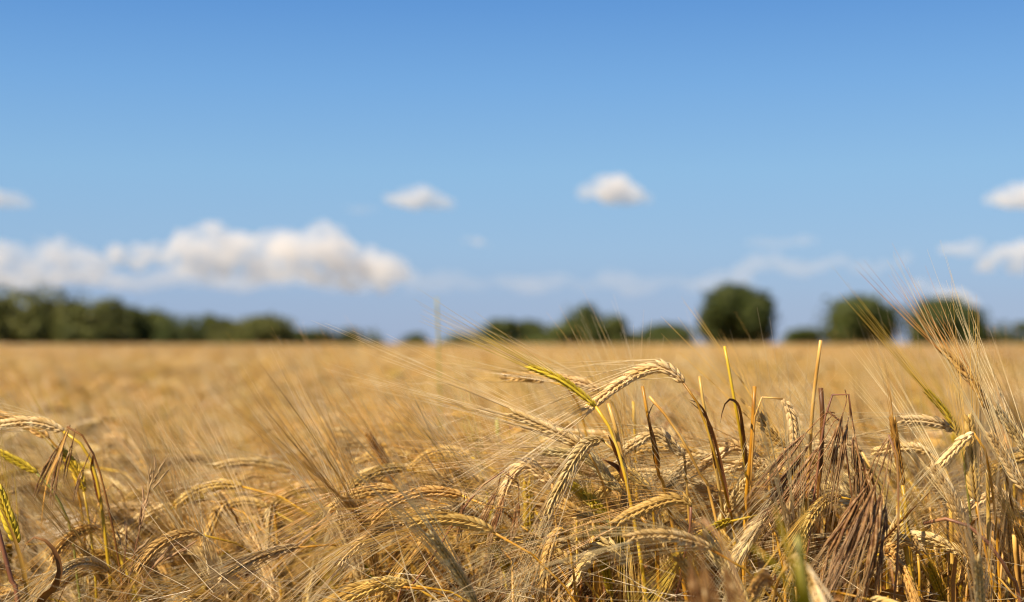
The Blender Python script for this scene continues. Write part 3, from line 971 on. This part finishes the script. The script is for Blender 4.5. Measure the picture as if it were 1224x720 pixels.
hero('grey mauve arched stalk bowing down at the lower corner',
     [(1228, 760, F - .05), (1212, 700, F - .06), (1190, 660, F - .07), (1160, 630, F - .07), (1130, 620, F - .06), (1104, 626, F - .05)], st='purple', r0=.0015, r1=.0013, group='broken bare stalks', name='broken_stalk', cat='broken stalk')
for (q, lab) in (((1212, 640), 'stout pale stalk under the white awn sheaf, knotted at its top'), ((1180, 560), 'thin pale stalk half hidden behind the upright ripe ear'), ((1136, 600), 'tan stalk rising behind the fat pale ear')):
    hero(lab, [(q[0] + 6, 760, F + .04), (q[0] + 3, 690, F + .04), (q[0], q[1], F + .03)], st='pale', r0=.0019, r1=.0017, group='broken bare stalks', name='broken_stalk', cat='broken stalk')
# left side
DL = 1.24
hero('ear bowing at the left frame edge on a bright yellow arched stalk',
     [(134, 740, DL), (130, 680, DL), (122, 610, DL), (116, 575, DL), (108, 548, DL), (94, 528, DL), (76, 516, DL)],
     [(76, 516, DL), (58, 508, DL), (36, 504, DL), (10, 506, DL), (-16, 512, DL)], 'yellow', 'pale', (-140, 520, DL), .12, .16, r0=.0020, r1=.0014, leaves=[([(120, 600, DL), (114, 572, DL), (110, 558, DL), (112, 540, DL - .01)], .005, 'rust', .3), ([(80, 516, DL), (72, 540, DL - .01), (56, 580, DL - .02), (48, 640, DL - .02)], .003, 'straw', 1.2)])
hero('second ear bowing left under the yellow arched stalk, awns feathering up',
     [(110, 760, DL + .08), (104, 680, DL + .08), (96, 600, DL + .07), (80, 550, DL + .06), (58, 524, DL + .05)],
     [(58, 524, DL + .05), (40, 512, DL + .05), (18, 502, DL + .05), (-6, 494, DL + .05)], 'gold', 'gold', (-60, 400, DL + .05), .13, .22)
hero('greenish cream ear slanting above the twin straw stems near left edge',
     [(116, 740, DL + .02), (112, 670, DL + .02), (106, 620, DL + .02), (100, 588, DL + .02)],
     [(100, 588, DL + .02), (95, 572, DL + .02), (86, 556, DL + .02), (74, 540, DL + .02)], 'yellow', 'green', (20, 470, DL + .05), .09, .12, r0=.0018)
hero('thin green yellow ear slanting out of the left frame edge',
     [(98, 760, DL + .01), (92, 690, DL + .01), (84, 630, DL + .01), (64, 588, DL), (44, 566, DL)],
     [(44, 566, DL), (28, 556, DL), (10, 546, DL), (-10, 536, DL)], 'green', 'green', (-90, 500, DL), .1, .06, gw=.0016, ang=12)
hero('fresh green ear low at the left edge beside a red stem',
     [(40, 790, 1.14), (34, 720, 1.14), (26, 675, 1.14), (20, 650, 1.14)],
     [(20, 650, 1.14), (15, 634, 1.14), (8, 614, 1.14), (0, 590, 1.14)], 'green', 'green', (-14, 500, 1.14), .09, .08, gl=.0125, gw=.0025, leaves=[([(36, 740, 1.13), (30, 690, 1.12), (16, 640, 1.12), (-4, 600, 1.12)], .004, 'straw', .3)])
hero('red stalk leaning out of the frame at the lower left corner',
     [(26, 760, 1.1), (16, 705, 1.1), (6, 665, 1.1), (-6, 620, 1.1)], st='purple', r0=.0022, r1=.0018, group='broken bare stalks', name='broken_stalk', cat='broken stalk', leaves=[([(30, 770, 1.1), (50, 716, 1.09), (66, 700, 1.08), (71, 676, 1.08), (60, 652, 1.08), (44, 643, 1.08), (34, 646, 1.08), (26, 662, 1.08)], .0065, 'brown', 1.2)])
hero('ear hanging steeply under a tan hooked stem next to the weed panicle',
     [(302, 780, 1.34), (297, 710, 1.34), (290, 650, 1.33), (282, 618, 1.32), (276, 605, 1.32), (270, 602, 1.32)],
     [(270, 602, 1.32), (264, 606, 1.31), (257, 620, 1.31), (250, 636, 1.31), (242, 652, 1.31)], 'gold', 'gold', (195, 740, 1.3), .12, .07)
hero('ear arched like a bridge with feathery awns in the open left canopy',
     [(338, 760, 1.5), (336, 680, 1.5), (332, 620, 1.5), (329, 596, 1.5)],
     [(329, 596, 1.5), (322, 578, 1.5), (308, 568, 1.5), (292, 570, 1.5), (278, 578, 1.5)], 'gold', 'gold', (190, 602, 1.5), .13, .09)
hero('smooth golden ear arched level left of the pink bent stalk',
     [(552, 760, 1.42), (552, 690, 1.42), (550, 630, 1.42), (545, 600, 1.42), (535, 582, 1.42)],
     [(535, 582, 1.42), (522, 570, 1.42), (502, 562, 1.42), (478, 560, 1.42), (452, 563, 1.42), (430, 568, 1.42)], 'gold', 'pale', (300, 588, 1.44), .13, .07, gl=.0125, gw=.0024, r0=.0017)
up = [(430, 592, 392, 530, 'gold', 1.42, 'foremost'), (474, 586, 440, 520, 'brown', 1.36, 'brownish'), (452, 626, 412, 566, 'gold', 1.4, 'tan'), (500, 600, 470, 536, 'gold', 1.5, 'golden'), (398, 610, 356, 548, 'gold', 1.55, 'soft blurred'), (350, 600, 316, 540, 'gold', 1.6, 'pale blurred'), (520, 560, 486, 500, 'gold', 1.62, 'faint blurred')]
tails = ['in the wind-swept row left of the arched golden ear', 'leaning just under the tip of the arched golden ear', 'low beside the green tinted ear', 'directly beneath the arched golden ear', 'behind the green tinted ear', 'above the pale hanging awns', 'rising behind the arched golden ear']
for q, (x0, y0, x1, y1, e, d, w) in enumerate(up):
    hero('%s upright ear leaning left %s' % (w, tails[q]), [(x0 + 26, 760, d), (x0 + 20, 690, d), (x0 + 12, (y0 + 690) / 2, d), (x0, y0, d)],
         [(x0, y0, d), (x0 * .68 + x1 * .32 + 2, y0 * .68 + y1 * .32, d), (x0 * .35 + x1 * .65 + 2, y0 * .35 + y1 * .65, d), (x1, y1, d)], 'gold', e, (x1 - 85, y1 - 95, d + .05), .125, .11, (.3, -1, .2), sag=.02)
hero('green tinted pale ear slanting in the middle of the left canopy',
     [(462, 760, 1.36), (456, 690, 1.36), (444, 660, 1.36), (428, 640, 1.36)],
     [(428, 640, 1.36), (416, 632, 1.36), (400, 624, 1.36), (380, 614, 1.36)], 'green', 'green', (300, 560, 1.38), .11, .1, gl=.0125, gw=.0024, leaves=[([(450, 700, 1.35), (420, 650, 1.34), (395, 610, 1.34), (362, 600, 1.34)], .006, 'green', .4)])
hero('pale ear hanging awns downward in front of the left canopy',
     [(338, 760, 1.32), (334, 690, 1.32), (331, 640, 1.32), (328, 612, 1.31)],
     [(328, 612, 1.31), (324, 606, 1.3), (322, 614, 1.3), (321, 632, 1.3), (319, 652, 1.3)], 'gold', 'pale', (310, 760, 1.29), .13, .08, gw=.0017, ang=12)
hero('low slanting ear with awns fanning right at the bottom edge',
     [(420, 840, 1.2), (426, 790, 1.2), (430, 760, 1.2), (436, 740, 1.2)],
     [(436, 740, 1.2), (448, 724, 1.2), (464, 706, 1.2), (480, 690, 1.2)], 'gold', 'gold', (580, 600, 1.2), .13, .12)
hero('pale upright ear with green tint low behind hanging white awns',
     [(655, 780, 1.22), (648, 720, 1.22), (640, 670, 1.22), (634, 640, 1.22)],
     [(634, 640, 1.22), (632, 624, 1.22), (632, 604, 1.22), (630, 580, 1.22)], 'green', 'green', (610, 480, 1.24), .1, .1)
hero('rough tan ear hanging at lower middle below the flat lying ear',
     [(690, 800, 1.14), (688, 720, 1.14), (684, 670, 1.14), (678, 640, 1.13), (672, 632, 1.12)],
     [(672, 632, 1.12), (664, 640, 1.12), (656, 662, 1.12), (652, 690, 1.12), (650, 715, 1.12)], 'gold', 'gold', (630, 830, 1.12), .11, .08)
hero('pale flattened ear drooping between the smooth curved ear and brome',
     [(940, 780, F), (938, 700, F), (930, 650, F), (924, 628, F), (918, 622, F)],
     [(918, 622, F), (908, 628, F), (896, 644, F), (884, 662, F), (874, 684, F)], 'gold', 'pale', (836, 760, F), .09, .05, gl=.013, gw=.0024)
hero('orange stalk slanting up under the rough tan hanging ear',
     [(722, 800, 1.16), (716, 730, 1.16), (711, 670, 1.16), (708, 640, 1.16)], st='gold', r0=.0024, r1=.0019, group='broken bare stalks', name='broken_stalk', cat='broken stalk')
hero('bent tan stalk with a kinked top under the smooth curved ear',
     [(792, 800, 1.16), (788, 720, 1.16), (786, 660, 1.16), (784, 640, 1.16), (776, 628, 1.16), (766, 618, 1.16)], st='gold', r0=.0018, r1=.0014, group='broken bare stalks', name='broken_stalk', cat='broken stalk')
hero('horizontal ear with dense white awns beside the smooth curved ear',
     [(960, 740, 1.2), (950, 680, 1.2), (940, 640, 1.2), (926, 618, 1.2), (912, 612, 1.2)],
     [(912, 612, 1.2), (896, 606, 1.2), (876, 602, 1.2), (856, 600, 1.2)], 'gold', 'gold', (740, 590, 1.2), .12, .16)
hero('pale ear sweeping left above the low horizontal ear',
     [(980, 700, 1.22), (962, 620, 1.22), (946, 580, 1.22), (930, 562, 1.21)],
     [(930, 562, 1.21), (912, 556, 1.21), (890, 556, 1.21), (868, 562, 1.21)], 'pale', 'pale', (760, 600, 1.21), .12, .12)
hero('tan ear drooping below the dark tipped broken stalk',
     [(868, 700, 1.2), (862, 600, 1.2), (856, 560, 1.2), (848, 545, 1.2)],
     [(848, 545, 1.2), (836, 544, 1.2), (820, 554, 1.2), (806, 572, 1.2), (796, 590, 1.2)], 'gold', 'pale', (720, 690, 1.2), .12, .1)
hero('pale ear hung at the foot of the short dark stub',
     [(1052, 700, 1.22), (1046, 600, 1.22), (1040, 556, 1.22), (1030, 540, 1.22)],
     [(1030, 540, 1.22), (1012, 532, 1.22), (990, 530, 1.22), (966, 536, 1.22)], 'pale', 'pale', (860, 580, 1.22), .13, .13)
hero('pale ear sweeping level behind the stiff brown stemmed ear',
     [(1160, 700, 1.24), (1146, 610, 1.24), (1130, 560, 1.24), (1112, 542, 1.24)],
     [(1112, 542, 1.24), (1094, 536, 1.24), (1070, 536, 1.24), (1046, 540, 1.24)], 'pale', 'pale', (930, 552, 1.24), .13, .13)

spray = [
    ('broad pale ear lying behind the hanging ear and pointing straight left', [(728, 566), (708, 552), (682, 543), (650, 540)], (520, 548), .04, 'pale'),
    ('pale ear drooping low beneath the lying ear with straight white awns', [(742, 656), (726, 652), (704, 668), (684, 698)], (620, 800), .03, 'pale'),
    ('pale ear bending down just left of the hanging ear', [(648, 556), (630, 556), (610, 574), (598, 606)], (560, 710), .03, 'pale'),
    ('pale ear leaning left between the yellow stalks and the forked straw', [(806, 524), (788, 520), (766, 526), (742, 542)], (650, 590), .05, 'pale'),
    ('tan ear tucked between the two yellow stalks, tip down left', [(766, 566), (750, 566), (728, 580), (708, 604)], (640, 680), .05, 'gold'),
    ('pale ear near the bottom edge pointing left below the pink brome', [(700, 652), (682, 650), (660, 662), (638, 686)], (570, 760), .06, 'pale'),
    ('bleached ear sweeping left behind the slanting forked straw', [(906, 542), (886, 536), (862, 542), (836, 560)], (740, 610), .06, 'pale'),
    ('bleached ear bowed over behind the hooked brome spikelets', [(1018, 592), (998, 586), (974, 592), (948, 606)], (850, 650), .08, 'pale'),
    ('tan ear drooping under the level white awned ear', [(872, 642), (856, 638), (836, 650), (812, 674)], (750, 750), .06, 'gold'),
    ('bleached ear bent flat behind the stout pale stalk', [(1216, 600), (1196, 592), (1172, 598), (1146, 614)], (1060, 660), .06, 'pale'),
    ('tan ear hanging low between the fat pale ear and edge stalks', [(1192, 650), (1178, 648), (1162, 664), (1150, 694)], (1120, 800), .05, 'gold'),
]
for (lab, e, a_, dz, es_) in spray:
    d_ = F + dz
    x0_, y0_ = e[0]
    hero(lab, [(x0_ + 22, 790, d_ + .02), (x0_ + 18, (y0_ + 740) / 2, d_ + .01), (x0_ + 12, y0_ + 22, d_)] , [(q_[0], q_[1], d_) for q_ in [(x0_ + 12, y0_ + 22)] + e[1:]], 'pale' if es_ == 'pale' else 'gold', es_, (*a_, d_), .12, .08)

# soft green shoot close to the lens, and the tall green stalks farther back
rt_ = hero('green shoot close to the lens, blurred, with yellowing blades',
           [(980, 900, .66), (968, 760, .66), (958, 690, .66), (952, 640, .66)], st='green', r0=.0016, r1=.0012, group='green shoots in the ripe crop', name='green_shoot', cat='green shoot',
           leaves=[([(968, 770, .66), (950, 690, .65), (932, 630, .65), (924, 600, .66)], .0045, 'green', .4), ([(975, 800, .66), (962, 690, .65), (958, 640, .65), (964, 590, .66)], .004, 'green', .5), ([(985, 820, .66), (940, 700, .64), (912, 664, .64), (890, 650, .65)], .004, 'green', .6)])
hero('tall thin green stalk poking above the horizon, out of focus',
     [(528, 560, 2.5), (526, 470, 2.5), (524, 410, 2.5), (522, 356, 2.5)], st='green', r0=.0022, r1=.0017, group='green shoots in the ripe crop', name='green_shoot', cat='green shoot')
hero('pale green stalk standing behind the long stretched ear',
     [(600, 620, 1.5), (597, 560, 1.5), (594, 500, 1.5)], st='green', r0=.0022, r1=.0020, group='green shoots in the ripe crop', name='green_shoot', cat='green shoot')

# ------------------------------------------------------------------ brome grass: arched stalk, drooping brown spikelets
def brome(label, stalk, spikes, st='purple', n_l=13, wid=.0014, group='brown brome grass'):
    base, path = to_ground(stalk)
    root = stand('brome_grass', label, 'brome grass', base, group)
    c = catmull(path, 54)
    b = MB()
    tube(b, c, np.linspace(.0016, .0008, 54), 6)
    link('stalk', b.moved(base).mesh('stalk', [STEM[st]]), root)
    for (pts, w) in spikes:
        w *= .82
        q = catmull([P(*z) for z in pts], 30)
        k = 9
        pb = MB()
        tube(pb, q[:k + 1], .0005, 4)
        po = link('spikelet', None, root) if False else None
        ax = q[k:]
        L = length(ax)
        sb, ab = MB(), MB()
        T, N, B = frames(ax, (HR.normal(0, .6), -1, HR.normal(0, .4)))
        for i in range(n_l):
            u = i / n_l * .42
            ki = int(u * (len(ax) - 1))
            sd = 1 if i % 2 else -1
            d = T[ki] + N[ki] * sd * HR.uniform(.05, .17) * w + B[ki] * HR.normal(0, .04)
            ll = min(L * .42, .026) * HR.uniform(.85, 1.1)
            add_grain(sb, G_HI, ax[ki] + N[ki] * sd * .0006, d, N[ki], B[ki], ll, wid * .62 * w, wid * .42 * w)
            tip = ax[ki] + nrm(d) * ll * .95
            awn_strip(ab, tip, nrm(d * .5 + (ax[-1] - tip) / np.linalg.norm(ax[-1] - tip)), max(.012, (1 - u) * L - ll) * HR.uniform(.75, 1.05), np.array([0, 0, -.04]) + HR.normal(0, .03, 3), .00042, 4, 3)
        tube(sb, q[:k + 2], .00045, 4)
        so = link('spikelet', sb.moved(base).mesh('spikelet', [BROME]), root)
        link('awns', ab.moved(base).mesh('awns', [BROME_AWN]), so)
    return root


B1 = F - .03
brome('brown brome stalk arched like a hook with dark drooping spikelets',
      [(958, 760, F), (968, 640, F), (980, 540, F), (986, 500, F), (994, 474, F), (1004, 463, F), (1012, 466, F), (1017, 482, F), (1018, 500, F)],
      [([(1010, 466, F), (1012, 478, F), (1006, 500, B1), (996, 545, B1), (978, 640, B1)], 1.5), ([(1016, 480, F), (1015, 495, F), (1012, 512, B1), (1003, 560, B1), (990, 640, B1)], 1.5),
       ([(1018, 496, F), (1020, 520, B1), (1024, 560, B1), (1022, 640, B1)], 1.3), ([(1018, 498, F), (1026, 540, B1), (1034, 590, B1), (1030, 680, B1)], 1.3)])
brome('brown brome with straight spikelets fanned down towards the lower left',
      [(1030, 780, F + .04), (1026, 660, F + .03), (1014, 560, F + .02), (1006, 510, F + .01), (1000, 495, F), (990, 492, F)],
      [([(998, 494, F), (990, 493, F), (975, 505, F - .01), (940, 545, F - .01), (885, 610, F)], 1.2), ([(1000, 496, F), (994, 497, F), (982, 512, F), (950, 556, F), (900, 632, F)], 1.2),
       ([(1002, 500, F), (996, 505, F), (985, 525, F - .02), (950, 580, F - .02), (905, 650, F - .02)], 1.1), ([(1004, 506, F), (996, 520, F), (980, 548, F - .01), (930, 605, F - .01), (860, 640, F)], 1.2),
       ([(1006, 510, F), (996, 530, F), (975, 570, F), (930, 620, F), (890, 660, F)], 1.1)])
B2 = F - .09
brome('big bunch of brown mauve brome spikelets hanging nearest the lens',
      [(1064, 800, B2), (1072, 680, B2), (1074, 600, B2), (1072, 545, B2), (1068, 526, B2), (1062, 520, B2)],
      [([(1066, 524, B2), (1063, 524, B2), (1058, 545, B2), (1035, 610, B2 - .02), (985, 720, B2 - .03)], 1.5), ([(1066, 524, B2), (1064, 530, B2), (1062, 552, B2), (1044, 630, B2 - .02), (1006, 750, B2 - .03)], 1.6),
       ([(1066, 524, B2), (1062, 535, B2), (1050, 570, B2), (1020, 640, B2 - .02), (965, 740, B2 - .03)], 1.5), ([(1068, 526, B2), (1066, 545, B2), (1062, 580, B2), (1050, 660, B2 - .01), (1030, 780, B2)], 1.5),
       ([(1064, 524, B2), (1054, 538, B2), (1040, 575, B2), (1010, 625, B2), (955, 700, B2)], 1.3), ([(1060, 524, B2), (1046, 548, B2), (1028, 590, B2), (1000, 650, B2), (980, 760, B2)], 1.3)])
brome('dark brome tuft with shrivelled spikelets behind the hanging bunch',
      [(1052, 760, F + .04), (1050, 660, F + .03), (1046, 590, F + .02), (1040, 564, F + .01), (1032, 558, F), (1024, 562, F)],
      [([(1034, 558, F), (1026, 560, F), (1020, 585, F), (1018, 625, F), (1014, 690, F)], 1.6), ([(1042, 566, F), (1040, 575, F), (1036, 600, F), (1034, 650, F), (1026, 710, F)], 1.6), ([(1046, 575, F), (1052, 585, F), (1050, 620, F), (1046, 680, F)], 1.5)], st='brown')
brome('pink stemmed brome bent over with dark drooping husks',
      [(470, 740, 1.16), (490, 705, 1.15), (520, 662, 1.14), (548, 616, 1.13), (570, 588, 1.13), (588, 571, 1.13), (606, 562, 1.13), (616, 566, 1.13), (619, 578, 1.13)],
      [([(600, 564, 1.13), (598, 570, 1.13), (594, 585, 1.13), (582, 610, 1.13), (568, 640, 1.13)], 1.2), ([(608, 562, 1.13), (608, 572, 1.13), (604, 588, 1.13), (594, 618, 1.13), (582, 660, 1.13)], 1.2), ([(619, 578, 1.13), (620, 590, 1.13), (618, 610, 1.13), (610, 650, 1.13)], 1.2), ([(560, 602, 1.13), (556, 590, 1.13), (553, 612, 1.13), (545, 655, 1.13)], 1.0)])
B3 = .74
brome('reddish brome husks very close to the lens, strongly blurred',
      [(930, 900, B3), (900, 760, B3), (870, 660, B3), (850, 626, B3), (840, 620, B3)],
      [([(842, 621, B3), (838, 628, B3), (836, 650, B3), (852, 710, B3), (890, 800, B3)], 1.5), ([(848, 625, B3), (842, 640, B3), (838, 670, B3), (842, 730, B3), (860, 820, B3)], 1.5), ([(842, 621, B3), (834, 624, B3), (824, 650, B3), (832, 730, B3), (840, 820, B3)], 1.3), ([(860, 640, B3), (862, 660, B3), (872, 700, B3), (890, 760, B3)], 1.4)])
brome('blurred brown brome drooping behind the forked straw stalks',
      [(880, 640, 1.55), (866, 560, 1.55), (850, 490, 1.55), (838, 470, 1.55), (826, 466, 1.55)],
      [([(830, 466, 1.55), (822, 468, 1.55), (810, 485, 1.55), (780, 530, 1.55), (740, 580, 1.55)], 1.6), ([(838, 470, 1.55), (832, 478, 1.55), (822, 495, 1.55), (800, 540, 1.55), (770, 600, 1.55)], 1.6), ([(830, 466, 1.55), (818, 470, 1.55), (800, 482, 1.55), (770, 510, 1.55), (730, 540, 1.55)], 1.4)])
brome('blurred dark brome husks behind the pale green stalk',
      [(640, 640, 1.5), (632, 570, 1.5), (622, 520, 1.5), (614, 508, 1.5), (606, 510, 1.5)],
      [([(612, 508, 1.5), (604, 512, 1.5), (596, 525, 1.5), (576, 560, 1.5), (550, 600, 1.5)], 2.0), ([(618, 512, 1.5), (612, 520, 1.5), (604, 535, 1.5), (588, 570, 1.5), (566, 610, 1.5)], 2.0), ([(614, 508, 1.5), (610, 514, 1.5), (606, 530, 1.5), (600, 565, 1.5), (590, 610, 1.5)], 1.8)])
brome('wispy tan brome drooping over the yellow arched stalk at left',
      [(150, 760, DL - .03), (140, 660, DL - .03), (118, 560, DL - .03), (98, 520, DL - .03), (86, 508, DL - .03), (80, 510, DL - .03)],
      [([(84, 508, DL - .03), (80, 514, DL - .03), (72, 530, DL - .03), (58, 556, DL - .03), (40, 600, DL - .03)], .9), ([(84, 509, DL - .03), (80, 520, DL - .03), (74, 540, DL - .03), (68, 565, DL - .03), (62, 610, DL - .03)], .9), ([(90, 512, DL - .03), (88, 524, DL - .03), (82, 548, DL - .03), (76, 580, DL - .03)], .7), ([(108, 540, DL - .03), (104, 550, DL - .03), (96, 570, DL - .03), (88, 600, DL - .03)], .7)], st='brown')

# ------------------------------------------------------------------ thin weed panicles at the left
def panicle(label, stalk, clusters, group='thin weed grasses'):
    base, path = to_ground(stalk)
    root = stand('weed_grass', label, 'weed grass', base, group)
    b = MB()
    c = catmull(path, 44)
    tube(b, c, np.linspace(.0012, .0005, 44), 5)
    link('stalk', b.moved(base).mesh('stalk', [STEM['purple']]), root)
    for (a, e) in clusters:
        a, e = P(*a), P(*e)
        sb = MB()
        dirv = e - a
        L = np.linalg.norm(dirv)
        for i in range(5):
            d = nrm(dirv) + HR.normal(0, .12, 3)
            s = a + dirv * (.18 * i)
            add_grain(sb, G_HI, s, d, RIGHT, FWD, L * .42, .0009, .0007)
            awn_strip(sb, s + nrm(d) * L * .4, nrm(d), L * .45, HR.normal(0, .08, 3), .0002, 3, 3)
        tube(sb, np.linspace(a, a + dirv * .8, 4), .0003, 3)
        link('spikelet', sb.moved(base).mesh('spikelet', [BROME_AWN]), root)
    return root


DW = 1.2
panicle('slender purple weed grass with a narrow panicle before the left canopy',
        [(148, 760, DW), (152, 710, DW), (160, 665, DW), (168, 630, DW), (175, 600, DW), (182, 570, DW)],
        [((166, 634, DW), (170, 606, DW)), ((169, 625, DW), (176, 596, DW)), ((171, 610, DW), (172, 584, DW)), ((174, 604, DW), (181, 574, DW)), ((177, 590, DW), (180, 560, DW)), ((180, 580, DW), (196, 552, DW)), ((182, 585, DW), (200, 564, DW)), ((183, 575, DW), (186, 548, DW)), ((160, 662, DW), (178, 646, DW))])
panicle('short weed grass with one green tipped spikelet beside the purple weed',
        [(146, 780, DW + .02), (158, 730, DW + .02), (172, 696, DW + .02), (184, 676, DW + .02)],
        [((184, 678, DW + .02), (206, 652, DW + .02)), ((184, 676, DW + .02), (228, 634, DW + .02)), ((186, 676, DW + .02), (232, 650, DW + .02)), ((172, 700, DW + .02), (168, 672, DW + .02))])
panicle('faint weed stalk with a bent tip left of the purple weed',
        [(138, 780, DW + .05), (142, 720, DW + .05), (150, 660, DW + .05), (152, 640, DW + .05)],
        [((151, 655, DW + .05), (150, 626, DW + .05)), ((150, 660, DW + .05), (140, 636, DW + .05))])

# broad withered blades
def blade(label, pts, w, mat, tw, group='withered blades'):
    base, path = to_ground(pts)
    b = MB()
    c = catmull(path, 40)
    ribbon(b, c, w, (.1, -1, .25), tw, .22)
    o = link('withered_blade', b.moved(base).mesh('withered_blade', [LEAF[mat]]), None, base)
    tag(o, label, 'leaf blade', group)


blade('broad rust brown blade slanting up beside the big brome bunch', [(1030, 720, F - .05), (1052, 655, F - .06), (1080, 620, F - .06), (1112, 588, F - .05)], .013, 'rust', .3)
blade('brown blade slanting across the low left canopy', [(318, 800, 1.3), (336, 716, 1.3), (352, 700, 1.3), (388, 674, 1.3)], .007, 'rust', .5)
blade('dull grey straw blade leaning at the lower middle', [(560, 790, 1.18), (588, 720, 1.18), (612, 700, 1.18), (632, 682, 1.18)], .008, 'straw', .4)
blade('dark blade with a pointed tip rising at the right edge', [(1250, 620, F), (1236, 560, F), (1222, 520, F), (1196, 470, F)], .004, 'brown', .7)
blade('long thin red brown blade crossing low beside the yellow arched stalk', [(58, 780, 1.18), (76, 706, 1.18), (92, 678, 1.18), (124, 650, 1.18)], .004, 'rust', .4)

# ------------------------------------------------------------------ the rest of the front rows, plant by plant
def zone(px):
    for lim, t in ((200, 'by the thin purple weed panicle'), (420, 'near the bridge-shaped arched ear'), (600, 'around the pink stemmed bent brome'), (800, 'beneath the big arching pale ear'),
                   (960, 'behind the tall cut yellow stalk'), (1110, 'behind the hooked brown brome')):
        if px < lim:
            return t
    return 'around the upright ripe ear at the frame edge'


COLN = {'gold': 'golden', 'pale': 'pale', 'brown': 'brownish', 'green': 'greenish'}
POSN = {'nodding': 'nodding', 'upright': 'upright', 'hanging': 'hanging', 'level': 'bent'}
fr = np.random.default_rng(404)
N_FILL = 300 - N_BARLEY
count, tries = 0, 0
taken = []
first = {}
while count < N_FILL and tries < 20000:
    tries += 1
    y = math.sqrt(fr.uniform(.98 ** 2, D_IND ** 2))
    x = fr.uniform(-1, 1) * (.36 * y + .06)
    px = W / 2 + x / y * FPX
    if px < 560 and y < 1.45 and fr.random() < .35:
        continue
    if px > 560 and y > 1.45 and fr.random() < .8:
        continue
    right = 1 / (1 + math.exp(-(px - 590) / 35))
    if y < (1.36 if px < 600 else 1.28 if px < 780 else 1.17):
        continue
    if any((x - a) ** 2 + (y - b) ** 2 < .028 ** 2 for a, b in taken):
        continue
    drop_l = fr.uniform(.165, .23) if y < 1.58 else fr.uniform(.125, .20)
    drop_r = fr.uniform(.095, .155) if y > 1.2 else fr.uniform(.12, .175)
    hgt = CZ - (drop_l * (1 - right) + drop_r * right)
    i = int(fr.integers(0, len(variants)))
    pl = variants[i]
    if pl['style'] == 'green' and fr.random() < .6:
        continue
    if px < 600 and pl['pose'] in ('nodding', 'level') and fr.random() < .8:
        continue
    if pl['pose'] == 'hanging' and y < 1.4:
        continue
    taken.append((x, y))
    s = hgt / pl['h']
    near = 'sharp' if y < 1.32 else 'blurred'
    root = bpy.data.objects.new('barley_plant', None)
    sc.collection.objects.link(root)
    root.location = (x, y, 0)
    root.rotation_euler = (fr.normal(0, .04), fr.normal(0, .05), fr.normal(0, .7))
    root.scale = (s, s, s)
    lab = '%s %s barley ear crowded %s, %s' % (COLN[pl['style']], POSN[pl['pose']], zone(px), near)
    tag(root, lab, 'barley plant', 'crowded ' + COLN[pl['style']] + ' ' + POSN[pl['pose']] + ' barley ' + zone(px))
    if i not in first:
        me = pl['me']
        k = [link('stem', me['stem'], root), link('ear', me['ear'], root)]
        aw_ = link('awns', me['awns'], k[1])
        lv_ = [link('leaf', m_, root) for m_ in me['leaves']]
        first[i] = (k, aw_, lv_)
    else:
        k, aw_, lv_ = first[i]
        for ch in k + lv_:
            c_ = ch.copy(); c_.parent = root; sc.collection.objects.link(c_)
            if ch is k[1]:
                a_ = aw_.copy(); a_.parent = c_; sc.collection.objects.link(a_)
    count += 1

# ------------------------------------------------------------------ dead straw, loose blades and awns low in the crop
tr_ = np.random.default_rng(9)
mb = MB()
for i in range(6500):
    y = math.sqrt(tr_.uniform(.95 ** 2, 2.3 ** 2))
    x = tr_.uniform(-1, 1) * (.38 * y + .25)
    px = W / 2 + x / y * FPX
    right = 1 / (1 + math.exp(-(px - 590) / 40))
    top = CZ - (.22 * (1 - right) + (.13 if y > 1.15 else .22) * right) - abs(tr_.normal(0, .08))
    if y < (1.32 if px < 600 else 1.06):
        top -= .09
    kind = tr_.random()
    m_i = int(tr_.integers(0, 5)) if (top > .82 or tr_.random() < .35) else 2  # low straw and blades browner: dead-leaf colour that also paints shade into the gaps
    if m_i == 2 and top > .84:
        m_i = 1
    if kind < .56:
        a = tr_.uniform(0, 2 * math.pi); ln = tr_.uniform(0, .14)
        p0 = np.array([x + math.cos(a) * ln, y + math.sin(a) * ln, 0])
        c = catmull([p0, (p0 + [x, y, top]) / 2 + tr_.normal(0, .012, 3), np.array([x, y, top])], 8)
        tube(mb, c, np.linspace(.0016, .0010, 8) * tr_.uniform(.7, 1.2), 5, mat=m_i)
    elif kind < .90 and y > 1.12:
        l = tr_.uniform(.08, .22)
        a = tr_.uniform(0, 2 * math.pi)
        o = np.array([math.cos(a), math.sin(a), 0])
        p0 = np.array([x, y, max(.2, top - tr_.uniform(0, .2))])
        c = catmull([p0 - [0, 0, l * .6], p0, p0 + o * l * .35 + [0, 0, l * .1], p0 + o * l * .6 - [0, 0, l * .25], p0 + o * l * .55 - [0, 0, l * .6]], 9)
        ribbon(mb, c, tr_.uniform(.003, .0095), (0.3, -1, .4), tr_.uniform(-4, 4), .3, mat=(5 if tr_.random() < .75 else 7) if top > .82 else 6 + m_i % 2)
    else:
        p0 = np.array([x, y, max(top, CZ - .19)])
        d = nrm(np.array([-.8, 0, -.1]) + tr_.normal(0, .5, 3))
        awn_strip(mb, p0, d, tr_.uniform(.08, .14), tr_.normal(0, .06, 3), .00042, 4, 3)
        mb.m[-12:] = [8] * 12
o = link('straw_tangle', mb.mesh('straw_tangle', [STEM['gold'], STEM['pale'], STEM['brown'], STEM['yellow'], STEM['gold'], LEAF['straw'], LEAF['brown'], LEAF['rust'], AWN['pale']]))
tag(o, 'tangle of dead straw and loose dry blades low between the barley plants', 'straw', None, 'stuff')
print('barley individuals', N_BARLEY, count)
